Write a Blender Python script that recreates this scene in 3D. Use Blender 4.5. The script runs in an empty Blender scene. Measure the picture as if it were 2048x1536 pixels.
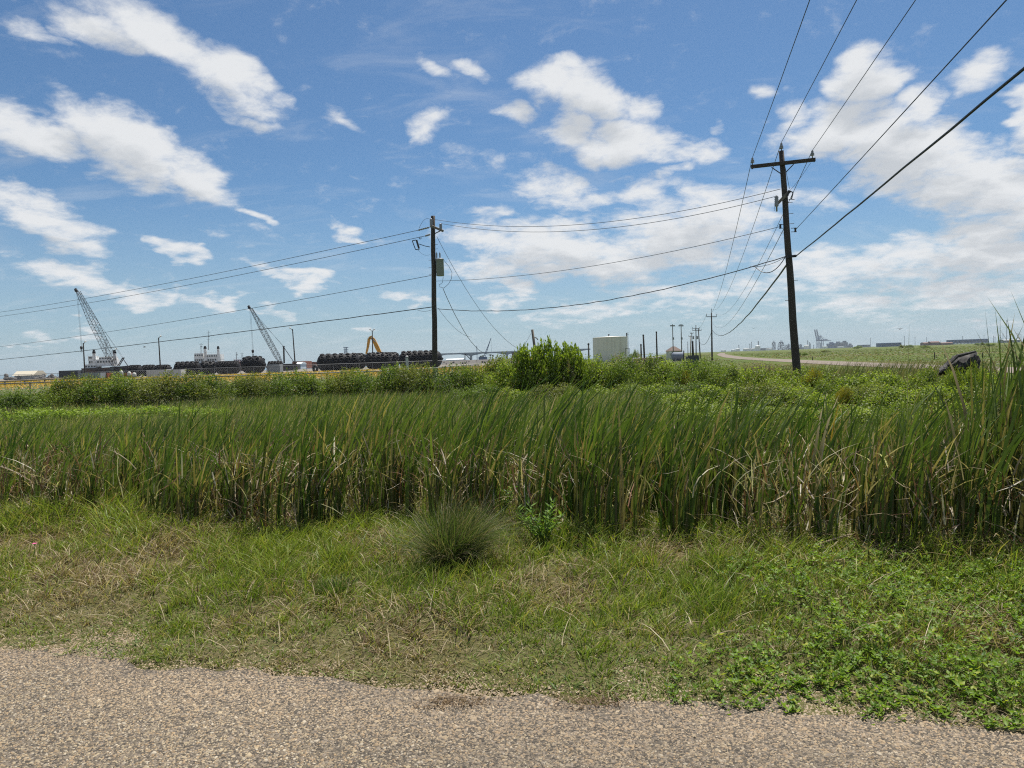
import bpy, math, random
import numpy as np
from mathutils import Vector, Matrix

# ------------------------------------------------------------------ camera
F_PX = 1409.0
EYE = 1.65
PITCH = math.radians(2.07)
ROLL = math.radians(1.92)
scene = bpy.context.scene
col = scene.collection
cam_d = bpy.data.cameras.new('camera')
cam = bpy.data.objects.new('camera', cam_d)
col.objects.link(cam)
cam_d.sensor_width = 36.0
cam_d.lens = F_PX / 2048 * 36.0
cam_d.clip_start = 0.05
cam_d.clip_end = 30000
CAM_R = Matrix.Rotation(math.radians(90) - PITCH, 4, 'X') @ Matrix.Rotation(-ROLL, 4, 'Z')
cam.matrix_world = Matrix.Translation((0, 0, EYE)) @ CAM_R
scene.camera = cam

def ray(px, py):
    return (CAM_R.to_3x3() @ Vector(((px - 1024) / F_PX, -(py - 768) / F_PX, -1))).normalized()
def P(px, py, depth):
    """world point seen at a photograph pixel, at a given distance along +Y"""
    d = ray(px, py)
    return Vector((0, 0, EYE)) + d * (depth / d.y)
def G(px, depth, z=0.0):
    """ground point in the direction of photograph column px at distance depth"""
    py = 717 - 0.0335 * (px - 1024) + (EYE - z) * F_PX / depth
    p = P(px, py, depth)
    return Vector((p.x, p.y, z))

# ------------------------------------------------------------------ sun, world, exposure
SUN_EL, SUN_AZ = math.radians(67), math.radians(24)      # azimuth from +Y towards +X
sun_dir = Vector((math.sin(SUN_AZ) * math.cos(SUN_EL), math.cos(SUN_AZ) * math.cos(SUN_EL), math.sin(SUN_EL)))
sun_d = bpy.data.lights.new('sun', 'SUN')
sun_d.energy = 5.0
sun_d.angle = math.radians(0.53)
sun_d.color = (1.0, 0.955, 0.88)
sun = bpy.data.objects.new('sun', sun_d)
sun.rotation_euler = sun_dir.to_track_quat('Z', 'Y').to_euler()
sun.location = (0, 0, 60)
col.objects.link(sun)
vs = scene.view_settings
vs.view_transform = 'Standard'; vs.look = 'None'; vs.exposure = 0.5; vs.gamma = 1.0
vs.use_curve_mapping = False
scene.cycles.max_bounces = 5
scene.cycles.diffuse_bounces = 3
scene.cycles.glossy_bounces = 2
scene.cycles.transparent_max_bounces = 8
scene.cycles.volume_bounces = 0
scene.cycles.use_denoising = False
scene.cycles.pixel_filter_type = 'BLACKMAN_HARRIS'
scene.cycles.filter_width = 1.15
scene.cycles.denoiser = 'OPENIMAGEDENOISE'
scene.cycles.denoising_input_passes = 'RGB_ALBEDO_NORMAL'
scene.cycles.denoising_prefilter = 'ACCURATE'
scene.cycles.sample_clamp_indirect = 6.0

world = bpy.data.worlds.new('World')
scene.world = world
world.use_nodes = True
WT = world.node_tree
WT.nodes.clear()

def mk(tree):
    def n(t, **kw):
        nd = tree.nodes.new(t)
        ins = kw.pop('ins', {})
        for k, v in kw.items():
            setattr(nd, k, v)
        for k, v in ins.items():
            if isinstance(v, bpy.types.NodeSocket):
                tree.links.new(v, nd.inputs[k])
            else:
                nd.inputs[k].default_value = v
        return nd
    def m(op, a, b=None, c=None, clamp=False):
        ins = {0: a}
        if b is not None: ins[1] = b
        if c is not None: ins[2] = c
        nd = n('ShaderNodeMath', operation=op, ins=ins)
        nd.use_clamp = clamp
        return nd.outputs[0]
    return n, m

# clouds: px, py, half width, half height (photograph pixels), turn (deg, clockwise), strength
CS = 0.84          # outline of a cloud lies where its blob has fallen off this far
CLOUDS = [
 (250,290,215,105,24,1.15),(60,270,175,75,8,1.05),(400,355,150,70,28,1.0),(170,235,90,60,10,.9),
 (330,90,330,68,29,1.05),(190,55,150,60,25,.9),(480,165,160,60,30,1.0),(95,75,120,30,15,.55),(560,195,60,25,35,.6),
 (80,430,190,66,18,1.0),(20,410,110,60,20,.85),(110,470,130,46,14,.8),
 (130,545,150,46,12,.95),(230,585,150,34,10,.8),(310,600,90,20,5,.6),
 (355,503,80,32,8,.95),(420,605,100,30,4,.85),(570,550,90,24,14,.8),(615,563,55,34,5,.95),(515,438,44,22,20,.8),
 (705,470,52,22,8,.85),(690,245,100,26,25,.55),(865,255,60,66,40,.8),(865,140,60,30,18,.7),(940,140,60,32,14,.8),
 (815,595,80,28,10,.8),(150,660,70,22,3,.75),(75,680,60,18,3,.55),(560,625,60,16,4,.6),(740,660,50,16,5,.5),
 (1090,165,110,68,6,1.05),(1180,190,150,92,18,1.15),(1280,215,60,52,20,.85),(1000,215,60,30,15,.7),(1120,130,70,40,10,.9),
 (1140,262,120,52,10,1.0),(1235,290,180,62,6,1.1),(1370,305,110,36,6,.75),
 (1130,375,130,50,14,.85),(1210,395,80,36,20,.7),(1325,350,60,22,-8,.6),
 (1740,150,118,100,-8,1.2),(1690,185,60,50,0,.8),
 (1660,270,180,88,12,1.1),(1800,300,260,120,22,1.2),(1830,215,80,60,0,.95),(1950,370,240,110,20,1.15),(1570,235,66,48,5,.8),
 (1960,155,120,60,-8,.95),(2046,215,66,62,0,1.05),(2100,260,120,120,0,1.0),(1990,300,90,40,6,.6),(1505,190,55,26,4,.75),(1410,245,22,34,0,.5),
 (1300,400,110,60,20,.8),(1430,440,180,92,12,1.05),(1370,480,210,82,10,1.1),(1240,520,190,72,6,1.05),(1110,500,230,82,6,1.15),(1130,450,130,44,6,.9),
 (960,475,110,44,12,.85),(990,540,130,48,4,.85),(1010,430,70,26,4,.7),(1060,572,70,36,4,.9),(1000,600,70,24,4,.7),
 (1640,530,200,66,6,.9),(1800,520,210,80,4,.95),(1960,500,220,100,6,1.15),(2060,420,150,100,10,1.1),(1930,585,220,60,3,.95),
 (1720,605,220,44,3,.75),(1500,570,190,50,6,.6),(1350,590,190,36,4,.75),(1200,620,180,26,3,.65),(1560,390,110,46,14,.65),(1650,400,120,40,16,.6),
 (2000,640,180,26,2,.4),(1800,640,180,22,2,.35),(1470,630,160,22,2,.35),(1090,640,120,18,2,.5),
 (520,240,90,22,20,.5),(470,460,70,20,10,.35),(960,330,90,36,20,.35),(1040,360,60,26,15,.45),(1260,450,60,40,0,.6),
]
def azel(px, py):
    d = ray(px, py)
    return math.atan2(d.x, d.y), math.asin(d.z)

grp = bpy.data.node_groups.new('cloud_field', 'ShaderNodeTree')
grp.interface.new_socket('AzEl', in_out='INPUT', socket_type='NodeSocketVector')
grp.interface.new_socket('Plane', in_out='INPUT', socket_type='NodeSocketVector')
grp.interface.new_socket('Field', in_out='OUTPUT', socket_type='NodeSocketFloat')
grp.interface.new_socket('Fine', in_out='OUTPUT', socket_type='NodeSocketFloat')
n, m = mk(grp)
gi = n('NodeGroupInput'); go = n('NodeGroupOutput')
warp = n('ShaderNodeTexNoise', noise_dimensions='3D', ins={'Vector': gi.outputs['Plane'], 'Scale': 5.0, 'Detail': 3.0, 'Roughness': 0.55})
w0 = n('ShaderNodeVectorMath', operation='SUBTRACT', ins={0: warp.outputs['Color'], 1: (0.5, 0.5, 0.5)})
w1 = n('ShaderNodeVectorMath', operation='MULTIPLY_ADD', ins={0: w0.outputs[0], 1: (0.13, 0.07, 0.0), 2: gi.outputs['AzEl']})
h1 = n('ShaderNodeVectorMath', operation='ADD', ins={0: w1.outputs[0], 1: (0, 0, 1)})
def blob_field(n, m, hv, blobs):
    acc = None
    for (cx, cy, rx, ry, an, s) in blobs:
        a, e = azel(cx, cy)
        a2, e2 = azel(cx + 10, cy); a3, e3 = azel(cx, cy - 10)
        sx = math.hypot(a2 - a, e2 - e) / 10; sy = math.hypot(a3 - a, e3 - e) / 10
        th = math.radians(-an) + ROLL; k = math.sqrt(s)
        RX, RY = rx * sx * CS / k, ry * sy * CS / k
        c, s_ = math.cos(th), math.sin(th)
        u = n('ShaderNodeVectorMath', operation='DOT_PRODUCT', ins={0: hv, 1: (c / RX, s_ / RX, -(c * a + s_ * e) / RX)}).outputs['Value']
        v = n('ShaderNodeVectorMath', operation='DOT_PRODUCT', ins={0: hv, 1: (-s_ / RY, c / RY, -(-s_ * a + c * e) / RY)}).outputs['Value']
        q = m('MULTIPLY_ADD', v, v, m('MULTIPLY_ADD', u, u, -s))
        acc = q if acc is None else m('MINIMUM', acc, q)
    return m('MULTIPLY', m('MINIMUM', acc, 0.5), -1.0)
acc = blob_field(n, m, h1.outputs[0], CLOUDS)
# beyond the frame the same kind of broken cumulus goes on
sep = n('ShaderNodeSeparateXYZ', ins={0: gi.outputs['AzEl']})
outa = n('ShaderNodeMapRange', interpolation_type='SMOOTHSTEP', ins={0: m('ABSOLUTE', sep.outputs[0]), 1: 0.66, 2: 0.8})
oute = n('ShaderNodeMapRange', interpolation_type='SMOOTHSTEP', ins={0: sep.outputs[1], 1: 0.50, 2: 0.6})
outm = m('MAXIMUM', outa.outputs[0], oute.outputs[0])
big = n('ShaderNodeTexNoise', noise_dimensions='3D', ins={'Vector': gi.outputs['Plane'], 'Scale': 2.1, 'Detail': 2.0})
bigm = n('ShaderNodeMapRange', ins={0: big.outputs['Fac'], 1: 0.44, 2: 0.68, 3: 0.0, 4: 1.0})
acc = m('MAXIMUM', acc, m('MULTIPLY', bigm.outputs[0], outm))
f1 = n('ShaderNodeTexNoise', noise_dimensions='3D', ins={'Vector': gi.outputs['Plane'], 'Scale': 10.5, 'Detail': 9.0, 'Roughness': 0.68, 'Distortion': 0.25})
f2 = m('SUBTRACT', f1.outputs['Fac'], 0.5)
fld = m('MULTIPLY_ADD', f2, 1.9, acc)
grp.links.new(fld, go.inputs['Field'])
grp.links.new(f1.outputs['Fac'], go.inputs['Fine'])

grp2 = bpy.data.node_groups.new('cloud_mass_above', 'ShaderNodeTree')
grp2.interface.new_socket('AzEl', in_out='INPUT', socket_type='NodeSocketVector')
grp2.interface.new_socket('Plane', in_out='INPUT', socket_type='NodeSocketVector')
grp2.interface.new_socket('Field', in_out='OUTPUT', socket_type='NodeSocketFloat')
n, m = mk(grp2)
gi = n('NodeGroupInput'); go = n('NodeGroupOutput')
h1 = n('ShaderNodeVectorMath', operation='ADD', ins={0: gi.outputs['AzEl'], 1: (0, 0, 1)})
acc2 = blob_field(n, m, h1.outputs[0], [c for c in CLOUDS if c[5] >= .95 and c[2] * c[3] > 4500])
f3 = n('ShaderNodeTexNoise', noise_dimensions='3D', ins={'Vector': gi.outputs['Plane'], 'Scale': 10.5, 'Detail': 5.0, 'Roughness': 0.62, 'Distortion': 0.25})
grp2.links.new(m('MULTIPLY_ADD', m('SUBTRACT', f3.outputs['Fac'], 0.5), 1.7, acc2), go.inputs['Field'])

n, m = mk(WT)
tc = n('ShaderNodeTexCoord')
nrm = n('ShaderNodeVectorMath', operation='NORMALIZE', ins={0: tc.outputs['Generated']})
sx = n('ShaderNodeSeparateXYZ', ins={0: nrm.outputs[0]})
az = m('ARCTAN2', sx.outputs[0], sx.outputs[1])
el = m('ARCSINE', sx.outputs[2])
ae = n('ShaderNodeCombineXYZ', ins={0: az, 1: el})
def plane(dz):
    den = m('ADD', m('ABSOLUTE', m('ADD', sx.outputs[2], dz)), 0.25)
    return n('ShaderNodeCombineXYZ', ins={0: m('DIVIDE', sx.outputs[0], den), 1: m('DIVIDE', sx.outputs[1], den), 2: 3.7}).outputs[0]
c1 = n('ShaderNodeGroup'); c1.node_tree = grp
WT.links.new(ae.outputs[0], c1.inputs[0]); WT.links.new(plane(0.0), c1.inputs[1])
ae2 = n('ShaderNodeVectorMath', operation='ADD', ins={0: ae.outputs[0], 1: (0.012, 0.032, 0)})
c2 = n('ShaderNodeGroup'); c2.node_tree = grp2
WT.links.new(ae2.outputs[0], c2.inputs[0]); WT.links.new(plane(0.022), c2.inputs[1])
dens = n('ShaderNodeMapRange', interpolation_type='SMOOTHSTEP', ins={0: c1.outputs[0], 1: 0.06, 2: 1.02})
thick = n('ShaderNodeMapRange', interpolation_type='SMOOTHSTEP', ins={0: c2.outputs[0], 1: 0.32, 2: 1.2})
# thin high veil
vm = n('ShaderNodeMapping', ins={'Vector': plane(0.0), 'Rotation': (0, 0, 0.5), 'Scale': (1.2, 3.2, 1)})
veil = n('ShaderNodeTexNoise', noise_dimensions='3D', ins={'Vector': vm.outputs[0], 'Scale': 2.2, 'Detail': 7.0, 'Roughness': 0.6, 'Distortion': 0.6})
veilm = n('ShaderNodeMapRange', interpolation_type='SMOOTHSTEP', ins={0: veil.outputs['Fac'], 1: 0.5, 2: 0.78, 3: 0.0, 4: 0.22})
# pale band low over the horizon: many distant small clouds seen edge on
low = n('ShaderNodeMapRange', interpolation_type='SMOOTHSTEP', ins={0: el, 1: -0.02, 2: 0.24, 3: 0.58, 4: 0.0})
alpha = m('MAXIMUM', dens.outputs[0], veilm.outputs[0])
alpha = m('MULTIPLY', alpha, 0.97)
sky = n('ShaderNodeTexSky', sky_type='NISHITA')
sky.sun_disc = False
sky.sun_elevation = SUN_EL
sky.sun_rotation = SUN_AZ
sky.air_density = 1.0; sky.dust_density = 0.6; sky.ozone_density = 2.2; sky.altitude = 0
SKY_S = 0.069
skyt = n('ShaderNodeMix', data_type='RGBA', blend_type='MULTIPLY', ins={0: 1.0, 6: sky.outputs[0], 7: (0.585, 0.80, 0.95, 1)})
pale = n('ShaderNodeMix', data_type='RGBA', ins={0: low.outputs[0], 6: skyt.outputs[2], 7: (4.3, 5.6, 6.9, 1)})
shade = n('ShaderNodeMix', data_type='RGBA', ins={0: thick.outputs[0], 6: (8.3, 8.45, 8.6, 1), 7: (5.9, 6.2, 6.55, 1)})
skc = n('ShaderNodeMix', data_type='RGBA', ins={0: alpha, 6: pale.outputs[2], 7: shade.outputs[2]})
bg = n('ShaderNodeBackground', ins={'Color': skc.outputs[2], 'Strength': SKY_S})
wo = n('ShaderNodeOutputWorld', ins={'Surface': bg.outputs[0]})
world.cycles.sampling_method = 'MANUAL'
world.cycles.sample_map_resolution = 512

# ------------------------------------------------------------------ helpers
rng = np.random.default_rng(11)
random.seed(5)
U0 = rng.uniform

def tag(o, label=None, cat=None, group=None, kind=None):
    if label: o['label'] = label
    if cat: o['category'] = cat
    if group: o['group'] = group
    if kind: o['kind'] = kind
    return o
def empty(name, loc=(0, 0, 0), rz=0.0):
    o = bpy.data.objects.new(name, None)
    o.empty_display_size = 0.2
    col.objects.link(o)
    o.location = loc
    o.rotation_euler = (0, 0, rz)
    return o
def thing(name, label, cat, loc=(0, 0, 0), rz=0.0, group=None):
    return tag(empty(name, loc, rz), label, cat, group)
def link(name, me, parent=None, mat=None):
    o = bpy.data.objects.new(name, me)
    col.objects.link(o)
    if parent is not None: o.parent = parent
    if mat is not None and not me.materials: me.materials.append(mat)
    return o
def copy_tree(o, parent=None):
    c = o.copy()
    col.objects.link(c)
    c.parent = parent
    for ch in [x for x in o.children]:
        copy_tree(ch, c)
    return c
_uid = {}

class MB:
    """collects shapes, builds one mesh object"""
    def __init__(s, org=(0, 0, 0)):
        s.v = []; s.f = []; s.o = Vector(org); s.smooth = False
    def add(s, vs, fs):
        b = len(s.v)
        s.v += [tuple(Vector(q) - s.o) for q in vs]
        s.f += [tuple(i + b for i in f) for f in fs]
        return s
    def box(s, c, d, rz=0.0, taper=1.0):
        c = Vector(c); x, y, z = [k / 2 for k in d]
        R = Matrix.Rotation(rz, 3, 'Z')
        vs = []
        for sz in (-1, 1):
            t = taper if sz > 0 else 1
            for sx_, sy_ in ((-1, -1), (1, -1), (1, 1), (-1, 1)):
                vs.append(c + R @ Vector((sx_ * x * t, sy_ * y * t, sz * z)))
        return s.add(vs, [(3, 2, 1, 0), (4, 5, 6, 7), (0, 1, 5, 4), (1, 2, 6, 5), (2, 3, 7, 6), (3, 0, 4, 7)])
    def tube(s, pts, r, k=6, cap=True):
        pts = [Vector(p) for p in pts]
        rs = r if isinstance(r, (list, tuple)) else [r] * len(pts)
        vs = []; fs = []
        up = None
        for i, p in enumerate(pts):
            a = pts[max(i - 1, 0)]; b = pts[min(i + 1, len(pts) - 1)]
            t = (b - a)
            t = t.normalized() if t.length > 1e-9 else Vector((0, 0, 1))
            if up is None:
                up = Vector((0, 0, 1)) if abs(t.z) < 0.9 else Vector((1, 0, 0))
            u = t.cross(up).normalized(); w = u.cross(t).normalized()
            up = w
            for j in range(k):
                an = 2 * math.pi * (j + 0.5) / k
                vs.append(p + (u * math.cos(an) + w * math.sin(an)) * rs[i])
        for i in range(len(pts) - 1):
            for j in range(k):
                j2 = (j + 1) % k
                fs.append((i * k + j, i * k + j2, (i + 1) * k + j2, (i + 1) * k + j))
        if cap:
            fs.append(tuple(range(k - 1, -1, -1)))
            q = (len(pts) - 1) * k
            fs.append(tuple(range(q, q + k)))
        return s.add(vs, fs)
    def bar(s, a, b, w, h=None):
        h = h or w
        a = Vector(a); b = Vector(b); t = (b - a).normalized()
        up = Vector((0, 0, 1)) if abs(t.z) < 0.95 else Vector((0, 1, 0))
        u = t.cross(up).normalized() * (w / 2); q = u.cross(t).normalized() * (h / 2)
        vs = [a - u - q, a + u - q, a + u + q, a - u + q, b - u - q, b + u - q, b + u + q, b - u + q]
        return s.add(vs, [(0, 1, 2, 3), (7, 6, 5, 4), (1, 0, 4, 5), (2, 1, 5, 6), (3, 2, 6, 7), (0, 3, 7, 4)])
    def lathe(s, c, prof, k=16, axis=(0, 0, 1)):
        """prof: (radius, along)"""
        c = Vector(c); ax = Vector(axis).normalized()
        up = Vector((1, 0, 0)) if abs(ax.x) < 0.9 else Vector((0, 1, 0))
        u = ax.cross(up).normalized(); w = ax.cross(u).normalized()
        vs = []; fs = []
        for (r, h) in prof:
            for j in range(k):
                an = 2 * math.pi * j / k
                vs.append(c + ax * h + (u * math.cos(an) + w * math.sin(an)) * max(r, 1e-4))
        for i in range(len(prof) - 1):
            for j in range(k):
                j2 = (j + 1) % k
                fs.append((i * k + j, i * k + j2, (i + 1) * k + j2, (i + 1) * k + j))
        fs.append(tuple(range(k - 1, -1, -1)))
        q = (len(prof) - 1) * k
        fs.append(tuple(range(q, q + k)))
        return s.add(vs, fs)
    def torus(s, c, axis, R, r, k=12, l=6):
        c = Vector(c); ax = Vector(axis).normalized()
        up = Vector((1, 0, 0)) if abs(ax.x) < 0.9 else Vector((0, 1, 0))
        u = ax.cross(up).normalized(); w = ax.cross(u).normalized()
        vs = []; fs = []
        for i in range(k):
            a = 2 * math.pi * i / k
            d = u * math.cos(a) + w * math.sin(a)
            for j in range(l):
                b = 2 * math.pi * j / l
                vs.append(c + d * (R + r * math.cos(b)) + ax * (r * math.sin(b)))
        for i in range(k):
            for j in range(l):
                i2 = (i + 1) % k; j2 = (j + 1) % l
                fs.append((i * l + j, i * l + j2, i2 * l + j2, i2 * l + j))
        return s.add(vs, fs)
    def prism(s, poly, axis, lo, hi):
        """poly: 2-D outline; axis: index along which it is extruded"""
        def mkv(q, t):
            if axis == 0: return (t, q[0], q[1])
            if axis == 1: return (q[0], t, q[1])
            return (q[0], q[1], t)
        k = len(poly)
        vs = [mkv(q, lo) for q in poly] + [mkv(q, hi) for q in poly]
        fs = [tuple(range(k - 1, -1, -1)), tuple(range(k, 2 * k))]
        for i in range(k):
            j = (i + 1) % k
            fs.append((i, j, j + k, i + k))
        return s.add(vs, fs)
    def mesh(s, name, mat=None, smooth=False):
        me = bpy.data.meshes.new(name)
        me.from_pydata(s.v, [], s.f)
        if smooth:
            for p in me.polygons: p.use_smooth = True
        if mat: me.materials.append(mat)
        return me
    def build(s, name, mat, parent=None, smooth=False):
        return link(name, s.mesh(name, mat, smooth), parent)

def np_mesh(name, V, faces_k, Fc, mat=None, colr=None, smooth=False):
    """faces_k: list of (k, array (n,k)) of faces; colr per point"""
    me = bpy.data.meshes.new(name)
    me.vertices.add(len(V))
    me.vertices.foreach_set('co', np.ascontiguousarray(V, dtype=np.float32).ravel())
    loops = np.concatenate([f.ravel() for f in Fc]).astype(np.int32)
    tot = np.concatenate([np.full(len(f), f.shape[1], dtype=np.int32) for f in Fc])
    st = np.concatenate([[0], np.cumsum(tot)[:-1]]).astype(np.int32)
    me.loops.add(len(loops)); me.loops.foreach_set('vertex_index', loops)
    me.polygons.add(len(tot)); me.polygons.foreach_set('loop_start', st)
    me.update(calc_edges=True)
    if smooth:
        me.polygons.foreach_set('use_smooth', np.ones(len(tot), dtype=bool))
    if colr is not None:
        at = me.attributes.new('Col', 'FLOAT_COLOR', 'POINT')
        c4 = np.ones((len(V), 4), dtype=np.float32); c4[:, :3] = colr
        at.data.foreach_set('color', c4.ravel())
    if mat: me.materials.append(mat)
    me.validate()
    return me

def vnoise(x, y, s, seed=0):
    """smooth value noise in 0..1 (numpy)"""
    x = np.asarray(x, float) * s + 31.7 * seed + 500; y = np.asarray(y, float) * s + 17.3 * seed + 500
    xi = np.floor(x).astype(np.int64); yi = np.floor(y).astype(np.int64)
    fx = x - xi; fy = y - yi
    fx = fx * fx * (3 - 2 * fx); fy = fy * fy * (3 - 2 * fy)
    def h(a, b):
        k = (a * 374761393 + b * 668265263 + seed * 1442695041) & 0xffffffff
        k = ((k ^ (k >> 13)) * 1274126177) & 0xffffffff
        return ((k ^ (k >> 16)) & 0xffff) / 65535.0
    a = h(xi, yi); b = h(xi + 1, yi); c = h(xi, yi + 1); d = h(xi + 1, yi + 1)
    return (a * (1 - fx) + b * fx) * (1 - fy) + (c * (1 - fx) + d * fx) * fy
def fbm(x, y, s, seed=0, o=3):
    r = 0; a = 0.5; t = 0
    for i in range(o):
        r = r + a * vnoise(x, y, s * 2 ** i, seed + i); t += a; a *= 0.5
    return r / t
def sstep(a, b, x):
    t = np.clip((np.asarray(x, float) - a) / (b - a), 0, 1)
    return t * t * (3 - 2 * t)

# ------------------------------------------------------------------ materials
def material(name):
    mt = bpy.data.materials.new(name)
    mt.use_nodes = True
    mt.node_tree.nodes.clear()
    n, m = mk(mt.node_tree)
    return mt, n, m
def plain(name, c, rough=0.6, metal=0.0, var=0.25, scale=6.0, bump=0.0, spec=0.4, rust=None, streak=False):
    """painted or bare surface with uneven tone, optional stains"""
    mt, n, m = material(name)
    tcn = n('ShaderNodeTexCoord')
    geo = n('ShaderNodeNewGeometry')
    vec = tcn.outputs['Object']
    if streak:
        vec = n('ShaderNodeMapping', ins={'Vector': vec, 'Scale': (1, 1, 0.08)}).outputs[0]
    nz = n('ShaderNodeTexNoise', ins={'Vector': vec, 'Scale': scale, 'Detail': 6.0, 'Roughness': 0.65})
    lo = tuple(k * (1 - var) for k in c) + (1,); hi = tuple(min(1, k * (1 + var)) for k in c) + (1,)
    mx = n('ShaderNodeMix', data_type='RGBA', ins={0: nz.outputs['Fac'], 6: lo, 7: hi})
    cc = mx.outputs[2]
    if rust:
        n2 = n('ShaderNodeTexNoise', ins={'Vector': vec, 'Scale': scale * 0.6, 'Detail': 8.0, 'Roughness': 0.7})
        r2 = n('ShaderNodeMapRange', interpolation_type='SMOOTHSTEP', ins={0: n2.outputs['Fac'], 1: 0.5, 2: 0.68})
        cc = n('ShaderNodeMix', data_type='RGBA', ins={0: r2.outputs[0], 6: cc, 7: tuple(rust) + (1,)}).outputs[2]
    bs = n('ShaderNodeBsdfPrincipled', ins={'Base Color': cc, 'Roughness': rough, 'Metallic': metal, 'Specular IOR Level': spec})
    if bump:
        bp = n('ShaderNodeBump', ins={'Height': nz.outputs['Fac'], 'Strength': bump, 'Distance': 0.02})
        mt.node_tree.links.new(bp.outputs[0], bs.inputs['Normal'])
    n('ShaderNodeOutputMaterial', ins={'Surface': bs.outputs[0]})
    return mt
def foliage(name, trans=0.4, rough=0.5, spec=0.25, boost=(1.15, 1.25, 0.6)):
    """leaf: colour of its own per blade, lets light through"""
    mt, n, m = material(name)
    at = n('ShaderNodeAttribute', attribute_name='Col')
    bs = n('ShaderNodeBsdfPrincipled', ins={'Base Color': at.outputs['Color'], 'Roughness': rough, 'Specular IOR Level': spec})
    tcx = n('ShaderNodeMix', data_type='RGBA', blend_type='MULTIPLY', ins={0: 1.0, 6: at.outputs['Color'], 7: boost + (1,)})
    tr = n('ShaderNodeBsdfTranslucent', ins={'Color': tcx.outputs[2]})
    mx = n('ShaderNodeMixShader', ins={0: trans, 1: bs.outputs[0], 2: tr.outputs[0]})
    n('ShaderNodeOutputMaterial', ins={'Surface': mx.outputs[0]})
    return mt
M = {}
M['leaf'] = foliage('leaf', 0.42)
M['reed'] = foliage('reed_leaf', 0.32, 0.5, 0.2)
M['grass'] = foliage('grass_blade', 0.36)
M['wood'] = plain('creosoted_wood', (0.055, 0.045, 0.038), 0.85, var=0.5, scale=5, bump=0.5, streak=True)
M['greywood'] = plain('weathered_wood', (0.16, 0.14, 0.115), 0.9, var=0.45, scale=7, bump=0.4, streak=True)
M['tanwood'] = plain('pale_wood', (0.32, 0.25, 0.17), 0.9, var=0.35, scale=7, streak=True)
M['galv'] = plain('galvanised_steel', (0.20, 0.205, 0.21), 0.55, 0.5, var=0.25)
M['darksteel'] = plain('dark_steel', (0.035, 0.037, 0.042), 0.6, 0.2, var=0.4, rust=(0.09, 0.05, 0.03))
M['wire'] = plain('wire', (0.055, 0.06, 0.07), 0.55, 0.3, var=0.2)
M['cable'] = plain('black_cable', (0.012, 0.012, 0.014), 0.5, var=0.3)
M['porcelain'] = plain('grey_porcelain', (0.22, 0.23, 0.24), 0.25, var=0.2, spec=0.6)
M['transformer'] = plain('grey_transformer_paint', (0.26, 0.29, 0.36), 0.45, var=0.15, scale=4)
M['rubber'] = plain('black_rubber', (0.012, 0.012, 0.014), 0.65, var=0.4, scale=3, spec=0.2)
M['tyre'] = plain('tyre_rubber', (0.014, 0.014, 0.016), 0.6, var=0.5, scale=2, spec=0.2, rust=(0.045, 0.043, 0.042))
M['white'] = plain('white_paint', (0.72, 0.73, 0.72), 0.45, var=0.12, scale=1.5, rust=(0.42, 0.36, 0.30))
M['offwhite'] = plain('off_white_paint', (0.52, 0.51, 0.47), 0.6, var=0.2, scale=2)
M['glass'] = plain('dark_glass', (0.02, 0.03, 0.04), 0.1, var=0.1, spec=0.8)
M['yellow'] = plain('yellow_paint', (0.60, 0.30, 0.03), 0.5, var=0.2, rust=(0.25, 0.12, 0.04))
M['orange'] = plain('rusty_red', (0.28, 0.09, 0.045), 0.8, var=0.4, scale=2)
M['hull'] = plain('black_hull', (0.03, 0.03, 0.036), 0.5, var=0.3, scale=1, rust=(0.12, 0.06, 0.04))
M['grey'] = plain('grey_paint', (0.26, 0.28, 0.29), 0.6, var=0.25, scale=2)
M['darkgrey'] = plain('dark_grey_boards', (0.075, 0.08, 0.09), 0.8, var=0.35, scale=4)
M['concrete'] = plain('concrete', (0.38, 0.37, 0.35), 0.85, var=0.2, scale=0.4)
M['roof'] = plain('brown_shingle', (0.13, 0.09, 0.075), 0.9, var=0.3, scale=3)
M['cream'] = plain('cream_metal_roof', (0.58, 0.52, 0.40), 0.5, var=0.1)
M['bluegrey'] = plain('blue_grey_plant', (0.16, 0.19, 0.24), 0.7, var=0.4, scale=0.05)
M['craneblue'] = plain('crane_blue', (0.06, 0.11, 0.22), 0.6, var=0.2)
M['brick'] = plain('far_brick', (0.20, 0.12, 0.10), 0.9, var=0.2)
M['rock'] = plain('grey_rock', (0.13, 0.12, 0.11), 0.9, var=0.4, scale=0.8)
M['flower'] = plain('pink_petal', (0.75, 0.10, 0.30), 0.6, var=0.2)
M['stemgreen'] = plain('green_stem', (0.10, 0.17, 0.04), 0.6, var=0.3)
M['green'] = plain('green_paint', (0.05, 0.13, 0.06), 0.5, var=0.3)
M['char'] = plain('charred_wood', (0.028, 0.026, 0.025), 0.85, var=0.6, scale=6, bump=0.8, rust=(0.13, 0.12, 0.11))

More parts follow.
